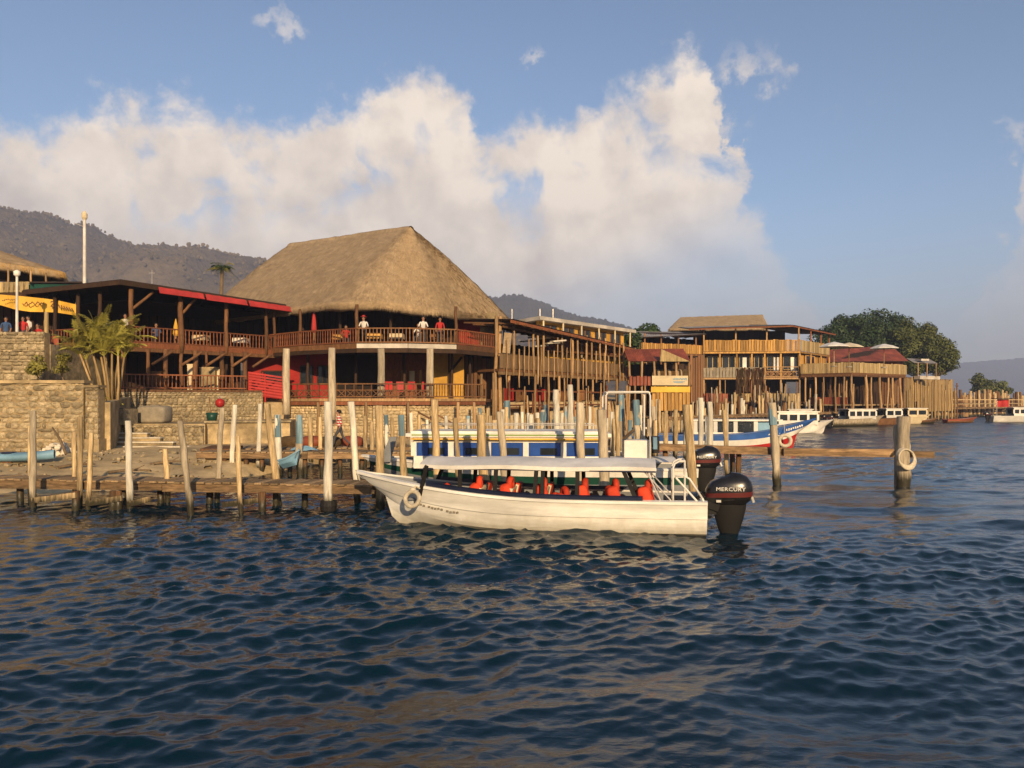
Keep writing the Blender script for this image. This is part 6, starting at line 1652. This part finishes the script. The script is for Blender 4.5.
mb = MB(); rows = [[WZ(304, 31, .86) + Vector((math.cos(a) * r_ * .9, math.sin(a) * r_ * .5, .16 * (1 - (r_ / .62) ** 2) + .02 * math.sin(a * 5 + r_ * 9))) for a in np.linspace(0, 6.2832, 20, endpoint=False)] for r_ in (.6, .5, .36, .2, .05)]
mb.grid(rows, closed=True).build('cloth', MAT['ltblue'], rt)
rt = thing('net_heap', 'heap of reddish fishing nets lying along the second dock', 'nets', WZ(330, 35.5, .75))
for k, px in enumerate((290, 312, 330, 352)):
    MB().ball(WZ(px, 35.3 + .3 * (k % 2), .95), (.55, .4, .28), 12, 8, p=2.4).build('bundle', MAT['red_roof' if k % 2 else 'net'], rt, smooth=True)
# ================================================================== VEGETATION
def leaf_mesh(centers, per, size, mat, seed, name='leaves', spread=1.0, squash=.7):
    g = np.random.default_rng(seed); n = len(centers) * per
    c = np.repeat(np.array(centers), per, axis=0)
    d = g.normal(size=(n, 3)); d /= np.linalg.norm(d, axis=1)[:, None]
    r = spread * (.35 + .65 * g.random((n, 1)) ** .5); off = d * r; off[:, 2] *= squash
    p = c + off
    nr = d + g.normal(size=(n, 3)) * .5 + np.array([0, 0, .35]); nr /= np.linalg.norm(nr, axis=1)[:, None]
    t = np.cross(nr, g.normal(size=(n, 3))); t /= np.linalg.norm(t, axis=1)[:, None]; b = np.cross(nr, t)
    s = size * g.uniform(.6, 1.3, (n, 1))
    V = np.stack([p - t * s, p - b * s * .45, p + t * s, p + b * s * .45], 1).reshape(-1, 3)
    Fc = np.arange(n * 4).reshape(-1, 4)
    me = bpy.data.meshes.new(name); me.from_pydata(V.tolist(), [], Fc.tolist()); me.materials.append(mat); return me
def tree(label, base, height, crown_c, crown_r, mat, seed, clumps=70, per=150, size=.28, trunk_r=.35, spread=1.6, name='tree', group=None):
    rnd = random.Random(seed)
    t = thing(name, label, 'tree', base, group=group)
    b = Vector(base); cc = Vector(crown_c); tr = MB()
    fork = lerp(b, cc, .55)
    tr.tube([b, lerp(b, fork, .5) + Vector((.2, 0, 0)), fork], [trunk_r, trunk_r * .8, trunk_r * .65], 9)
    cs = []
    while len(cs) < clumps:
        v_ = Vector((rnd.gauss(0, 1), rnd.gauss(0, 1), rnd.gauss(0, 1))).normalized() * (rnd.uniform(.45, 1.0))
        if v_.z < -.62: continue
        lump = 1 + .38 * mnoise.noise(v_ * 2.3 + Vector((seed, 0, 0)))
        cs.append(cc + Vector((v_.x * crown_r[0], v_.y * crown_r[1], v_.z * crown_r[2])) * lump)
    for k in range(9):
        q = cs[k * 7 % len(cs)]; tr.tube([fork, lerp(fork, q, .5) + Vector((0, 0, .3)), q], [trunk_r * .45, trunk_r * .25, .04], 6)
    tr.build('trunk', MAT['trunk'], t, smooth=True)
    me = leaf_mesh([tuple(c) for c in cs], per, size, MAT[mat], seed, 'crown', spread)
    link(bpy.data.objects.new('crown', me), t)
    return t
D0 = 142
tree('tall dark evergreen tree on the left of the grove behind the red roof', WZ(845, D0, 2.7), 13, W(849, 346, D0), (6.4, 4.6, 5.6), 'leaf_d', 3, 130, 170, .28, .5, 1.7)
tree('rounded dark tree in the middle of the grove behind the red roof', WZ(876, D0 + 1, 2.7), 13, W(880, 345, D0 + 1), (6.8, 4.6, 5.4), 'leaf_d', 5, 130, 170, .28, .5, 1.7)
tree('broad dark tree filling the gap between the dark and the olive trees of the grove', WZ(896, D0 + 3, 2.7), 12, W(898, 352, D0 + 3), (5.6, 4.2, 5.2), 'leaf_d', 33, 110, 170, .28, .5, 1.7)
tree('olive-green sunlit tree on the right of the grove', WZ(912, D0 - 2, 2.7), 12, W(918, 351, D0 - 2), (5.4, 4.4, 5.4), 'leaf_o', 6, 120, 170, .28, .5, 1.6)
tree('low olive tree at the right end of the grove above the pavilion', WZ(934, D0 - 5, 1.5), 9, W(938, 357, D0 - 5), (2.9, 2.8, 4.2), 'leaf_o', 8, 60, 140, .26, .3, 1.3)
tree('small green tree beyond the far pier', WZ(987, 176, 0), 7, W(985, 388, 176), (2.6, 2.6, 2.9), 'leaf_o', 9, 30, 120, .3, .2, 1.2)
tree('low yellowish bush tree beyond the far pier', WZ(1000, 176, 0), 5, W(999, 391, 176), (2.6, 2.2, 1.8), 'leaf_o', 10, 26, 120, .3, .15, 1.1)
tree('small dark tree peeping over the roof left of the balcony house', WZ(640, 96, 2.7), 9, W(646, 338, 96), (1.6, 1.6, 1.5), 'leaf_d', 13, 20, 110, .25, .2, 1.1)
tree('dark shrub standing beside the pole house end', WZ(628, 73, 1.5), 6, W(627, 352, 73), (1.2, 1.2, 2.2), 'leaf_d', 14, 24, 110, .2, .12, .8)

LEAFLET = {}
def frond(root, base, direc, length, droop, mat, seed, name='frond', width=.5, n=26):
    rnd = random.Random(seed)
    d = Vector(direc).normalized(); side = d.cross(UP)
    side = side.normalized() if side.length > .05 else Vector((1, 0, 0))
    mb = MB(); pts = []
    for i in range(9):
        t = i / 8; pts.append(Vector(base) + d * length * t + Vector((d.x, d.y, 0)) * droop * .35 * t * t - UP * droop * t ** 2.2)
    mb.tube(pts, [.022 * (1 - .8 * i / 8) for i in range(9)], 4)
    for i in range(n):
        t = .16 + .84 * i / n; k = min(7, int(t * 8)); p = lerp(pts[k], pts[k + 1], t * 8 - k); ax = (pts[k + 1] - pts[k]).normalized()
        L_ = width * math.sin(math.pi * (.12 + .80 * t)) ** .7 * rnd.uniform(.85, 1.1)
        for sg in (1, -1):
            s2 = (side * sg + ax * 1.1 + UP * rnd.uniform(-.05, .35)).normalized(); tip = p + s2 * L_ - UP * L_ * .3
            w_ = ax * .013; mid = p + s2 * L_ * .5 + UP * .01
            mb.add([p - w_ * .5, p + w_ * .5, mid + w_, tip, mid - w_], [(0, 1, 2, 3, 4)])
    return mb.build(name, MAT[mat], root)
def palm_clump():
    rt = thing('areca_palm', 'clump of feathery green palms in a planter before the timber restaurant', 'palm', WZ(112, 37.2, 2.5))
    rnd = random.Random(4); D_ = 37.3
    for i, (pb, ptp, ytop, dy) in enumerate(((104, 94, 352, 0), (108, 106, 344, .3), (112, 112, 340, -.2), (114, 120, 348, .2), (117, 118, 356, -.3), (101, 86, 360, .2), (109, 98, 340, .1), (106, 90, 344, -.3), (103, 80, 354, -.1), (115, 124, 358, .1), (110, 104, 356, -.4))):
        b = WZ(pb, D_ + dy, 2.35); tpt = W(ptp, ytop, D_ + dy)
        st_ = MB().tube([b, lerp(b, tpt, .5) + Vector((rnd.uniform(-.08, .08), 0, 0)), tpt], [.065, .055, .045], 7).build('stem', MAT['bamboo'], rt, smooth=True)
        for k in range(11):
            a = rnd.uniform(0, 6.28); el_ = rnd.uniform(.65, 1.46)
            frond(rt, tpt, (math.cos(a) * math.cos(el_), .7 * math.sin(a) * math.cos(el_), math.sin(el_)), rnd.uniform(1.3, 2.2), rnd.uniform(.35, 1.0), 'leaf_p', i * 20 + k, width=.42, n=34)
    # planter
    rt = thing('planter', 'low stone planter box holding the palm clump', 'planter', WZ(112, 37, 1.7))
    MB().box(WZ(111, 37.3, 2.05), (1.9, 1.4, .75)).build('trough', MAT['stone'], rt); MB().box(WZ(111, 37.3, 2.43), (1.7, 1.2, .06)).build('soil', MAT['trunk'], rt)
    for k in range(10): frond(rt, WZ(103 + k * 1.8, 36.9 + .1 * (k % 3), 2.4), (rnd.uniform(-.5, .5), -.3, 1), rnd.uniform(.5, .9), .3, 'leaf_p', 400 + k, 'shoot', .2, 12)
palm_clump()
def tall_palm():
    rt = thing('fan_palm', 'lone tall palm rising behind the thatched roof against the hill', 'palm', WZ(221, 78, 2.7))
    tp = W(222, 268, 78)
    MB().tube([WZ(219, 78, 2.5), WZ(220, 78, 9), tp], [.28, .2, .17], 9).build('trunk', MAT['trunk'], rt, smooth=True)
    rnd = random.Random(6)
    for k in range(24):
        a = k * 2.4; e = rnd.uniform(-.35, 1.2)
        frond(rt, tp, (math.cos(a) * math.cos(e), math.sin(a) * math.cos(e), math.sin(e)), rnd.uniform(.9, 1.5), rnd.uniform(.5, .9), 'leaf_d' if k % 3 else 'leaf_p', 900 + k, 'frond', .55, 20)
tall_palm()
tree('rounded shrub growing at the foot of the embankment beside the palms', WZ(62, 39, 3.2), 3, W(62, 364, 38.5), (.45, .45, .55), 'leaf_p', 22, 12, 80, .07, .04, .28)
tree('small grassy bush on the stone wall under the embankment', WZ(38, 39, 3.5), 2, W(37, 368, 38.5), (.3, .3, .45), 'leaf_p', 23, 12, 70, .09, .04, .3)

# ================================================================== PEOPLE
def stripes():
    m = bpy.data.materials.new('striped_cotton'); m.use_nodes = True; nt = m.node_tree; N = nt.nodes; L = nt.links
    b = N['Principled BSDF']; b.inputs['Roughness'].default_value = .85
    tc = N.new('ShaderNodeTexCoord'); w = N.new('ShaderNodeTexWave'); w.bands_direction = 'Z'; w.inputs['Scale'].default_value = 2.6; w.inputs['Distortion'].default_value = .6
    L.new(tc.outputs['Object'], w.inputs['Vector'])
    cr = N.new('ShaderNodeValToRGB'); cr.color_ramp.interpolation = 'CONSTANT'; cr.color_ramp.elements[0].color = (.45, .03, .03, 1); cr.color_ramp.elements[1].position = .55; cr.color_ramp.elements[1].color = (.65, .58, .52, 1)
    L.new(w.outputs['Fac'], cr.inputs[0]); L.new(cr.outputs[0], b.inputs['Base Color']); return m
MAT['striped'] = stripes()
POSE = {
    'stand': dict(hip=(0, 0, .92), kneeL=(.10, .02, .50), ankL=(.11, 0, .08), toeL=(.12, -.16, .04), kneeR=(-.10, .02, .50), ankR=(-.11, 0, .08), toeR=(-.12, -.16, .04), chest=(0, .01, 1.28), neck=(0, .0, 1.43), elL=(.25, -.02, 1.10), haL=(.23, -.16, .90), elR=(-.25, .02, 1.10), haR=(-.24, -.10, .86)),
    'lean': dict(hip=(0, .05, .92), kneeL=(.10, .03, .50), ankL=(.11, .02, .08), toeL=(.12, -.14, .04), kneeR=(-.10, .03, .50), ankR=(-.11, .02, .08), toeR=(-.12, -.14, .04), chest=(0, -.08, 1.26), neck=(0, -.13, 1.41), elL=(.27, -.14, 1.08), haL=(.18, -.34, 1.02), elR=(-.27, -.14, 1.08), haR=(-.16, -.34, 1.02)),
    'sit': dict(hip=(0, .12, .50), kneeL=(.12, -.32, .50), ankL=(.12, -.34, .08), toeL=(.12, -.50, .04), kneeR=(-.12, -.32, .50), ankR=(-.12, -.34, .08), toeR=(-.12, -.50, .04), chest=(0, .10, .88), neck=(0, .07, 1.03), elL=(.26, -.02, .74), haL=(.16, -.26, .72), elR=(-.26, -.02, .74), haR=(-.16, -.26, .72)),
    'walk': dict(hip=(0, .0, .90), kneeL=(.09, -.20, .52), ankL=(.10, -.28, .10), toeL=(.10, -.45, .08), kneeR=(-.09, .10, .48), ankR=(-.10, .42, .16), toeR=(-.10, .36, .02), chest=(0, -.05, 1.26), neck=(0, -.07, 1.41), elL=(.24, .12, 1.08), haL=(.22, .02, .90), elR=(-.24, -.18, 1.10), haR=(-.22, -.38, 1.0)),
}
def body_mesh(pose, mats):
    P = {k: Vector(v) for k, v in POSE[pose].items()}
    nk = P['neck']; ch = P['chest']; hp = P['hip']
    vs = []; rad = []; ed = []; zone = []
    def add(p, r, par=None, z=0):
        vs.append(Vector(p)); rad.append(r); i = len(vs) - 1
        if par is not None: ed.append((par, i)); zone.append(z)
        return i
    # 0 skin, 1 shirt, 2 trousers, 3 shoes
    h = add(hp, (.155, .12)); sp = add(lerp(hp, ch, .5), (.14, .105), h, 1); c = add(ch, (.165, .115), sp, 1)
    n = add(nk + Vector((0, .005, .02)), (.055, .055), c, 1); hd0 = add(nk + Vector((0, -.015, .10)), (.075, .085), n, 0); hd1 = add(nk + Vector((0, -.02, .19)), (.082, .10), hd0, 0); hd2 = add(nk + Vector((0, -.01, .26)), (.06, .07), hd1, 0)
    no = add(nk + Vector((0, -.13, .14)), (.012, .012), hd1, 0)
    for s_, S in ((1, 'L'), (-1, 'R')):
        sh = add(ch + Vector((.185 * s_, 0, .08)), (.06, .06), c, 1); e = add(P['el' + S], (.042, .042), sh, 1); w_ = add(lerp(P['el' + S], P['ha' + S], .85), (.03, .03), e, 0)
        pa = add(P['ha' + S] + (P['ha' + S] - P['el' + S]).normalized() * .03, (.036, .02), w_, 0)
        dr = (P['ha' + S] - P['el' + S]).normalized()
        for q, (a_, ln) in enumerate(((-.02, .075), (-.007, .085), (.007, .08), (.02, .065))):
            f1 = add(vs[pa] + dr * .045 + Vector((a_, 0, 0)), (.009, .009), pa, 0); add(vs[f1] + dr * ln * .6 + Vector((0, -.012, -.012)), (.007, .007), f1, 0)
        add(vs[w_] + dr * .05 + Vector((-.045 * s_, -.01, 0)), (.009, .009), w_, 0)
        k0 = add(hp + Vector((.085 * s_, 0, -.06)), (.095, .095), h, 2); k = add(P['knee' + S], (.06, .06), k0, 2); a = add(P['ank' + S], (.042, .042), k, 2); add(P['toe' + S], (.04, .03), a, 3)
    me = bpy.data.meshes.new('body'); me.from_pydata(vs, ed, []); o = bpy.data.objects.new('body', me); COL.objects.link(o)
    md = o.modifiers.new('s', 'SKIN'); md.use_smooth_shade = True
    for i, r in enumerate(rad): me.skin_vertices[0].data[i].radius = r; me.skin_vertices[0].data[i].use_root = (i == 0)
    o.modifiers.new('d', 'SUBSURF').levels = 1
    dg = bpy.context.evaluated_depsgraph_get(); out = bpy.data.meshes.new_from_object(o.evaluated_get(dg)); bpy.data.objects.remove(o)
    out.materials.clear()
    for m_ in mats: out.materials.append(MAT[m_])
    for p in out.polygons:
        best = 9; bz = 0
        for (a, b), z in zip(ed, zone):
            A_, B_ = vs[a], vs[b]; d = B_ - A_; t = max(0, min(1, (p.center - A_).dot(d) / d.length_squared)); q = (p.center - (A_ + d * t)).length - min(rad[a][0], rad[b][0]) * .8
            if q < best: best = q; bz = z
        if bz == 1 and p.center.z < hp.z + .02: bz = 2
        p.material_index = bz; p.use_smooth = True
    out.name = 'body'; return out, nk
BODY = {}
def person(label, loc, rz, pose, shirt, trousers='jeans', s=1.0, hat=None, group=None):
    t = thing('person', label, 'person', loc, rz, group, local=True); t.scale = (s, s, s)
    key = (pose, shirt, trousers)
    if key not in BODY: BODY[key] = body_mesh(pose, ['skin', shirt, trousers, 'black_m'])
    me, nk = BODY[key]; link(bpy.data.objects.new('body', me), t)
    hm = MB(); rows = []
    for zz, r_ in ((.13, .098), (.19, .112), (.25, .10), (.29, .06), (.30, .01)): rows.append([nk + Vector((r_ * .92 * math.cos(a), .015 + r_ * math.sin(a) * 1.05 + (.02 if zz < .2 else 0), zz)) for a in np.linspace(0, 6.2832, 12, endpoint=False)])
    rows[0] = [p + Vector((0, max(0, -(p.y - nk.y)) * 0.9, .05 if p.y < nk.y else 0)) for p in rows[0]]
    hm.grid(rows, closed=True).build('hair', MAT['hair'], t, smooth=True)
    for sx_ in (-.032, .032): MB().ball(nk + Vector((sx_, -.112, .175)), (.012, .008, .008), 6, 4).build('eye', MAT['black_m'], t)
    for sx_ in (-.085, .085): MB().ball(nk + Vector((sx_, -.01, .155)), (.012, .025, .035), 6, 4).build('ear', MAT['skin'], t)
    MB().bar(nk + Vector((-.025, -.102, .095)), nk + Vector((.025, -.102, .095)), .01, .01).build('mouth', MAT['shirt_r'], t)
    if hat: MB().tube([nk + Vector((0, 0, .235)), nk + Vector((0, 0, .25)), nk + Vector((0, 0, .255)), nk + Vector((0, 0, .34))], [.2, .2, .11, .09], 14).build('hat', MAT[hat], t)
    return t
person('man in a red and white striped shirt walking along the second dock', WZ(340, 34.2, .775), R(-90), 'walk', 'striped', s=.97)
q = on_line(F0, F1, 137) + Vector((-.3, .55, 0))
person('person in a white shirt at the upper left corner of the timber restaurant', V2(WZ(126, 43.9, 0), Z2), .2, 'lean', 'shirt_w')
person('person in blue sitting behind the upper balustrade of the timber restaurant', V2(on_line(F0, F1, 157) + Vector((-.5, 1.0, 0)), Z2), .5, 'sit', 'shirt_b')
person('person in red seated at the left of the hall terrace corner post', WZ(346, 47.4, ZT), .3, 'sit', 'shirt_r')
person('person in a red hat leaning on the hall terrace rail by the corner post', WZ(364, 46.1, ZT), 0, 'lean', 'shirt_w', hat='red')
person('person in white seated by the middle of the hall terrace rail', WZ(418, 46.3, ZT), -.2, 'sit', 'shirt_w')
person('person in white leaning on the hall terrace rail', WZ(423, 46.2, ZT), .2, 'lean', 'shirt_w')
person('person in red standing towards the right end of the hall terrace', WZ(440, 46.8, ZT), .1, 'stand', 'shirt_r')
person('person in a red shirt by the lamp post on the raised terrace', WZ(23, 42.0, zt), .3, 'stand', 'shirt_r', s=.95)
person('person in a pale shirt next to the lamp post on the raised terrace', WZ(28.5, 42.2, zt), -.4, 'stand', 'shirt_w', s=.98)
person('person in red sitting at the edge of the raised terrace', WZ(37, 42.6, zt), 0, 'sit', 'shirt_r')
person('person in blue at the far left of the raised terrace', WZ(6, 43, zt), .4, 'stand', 'shirt_b')
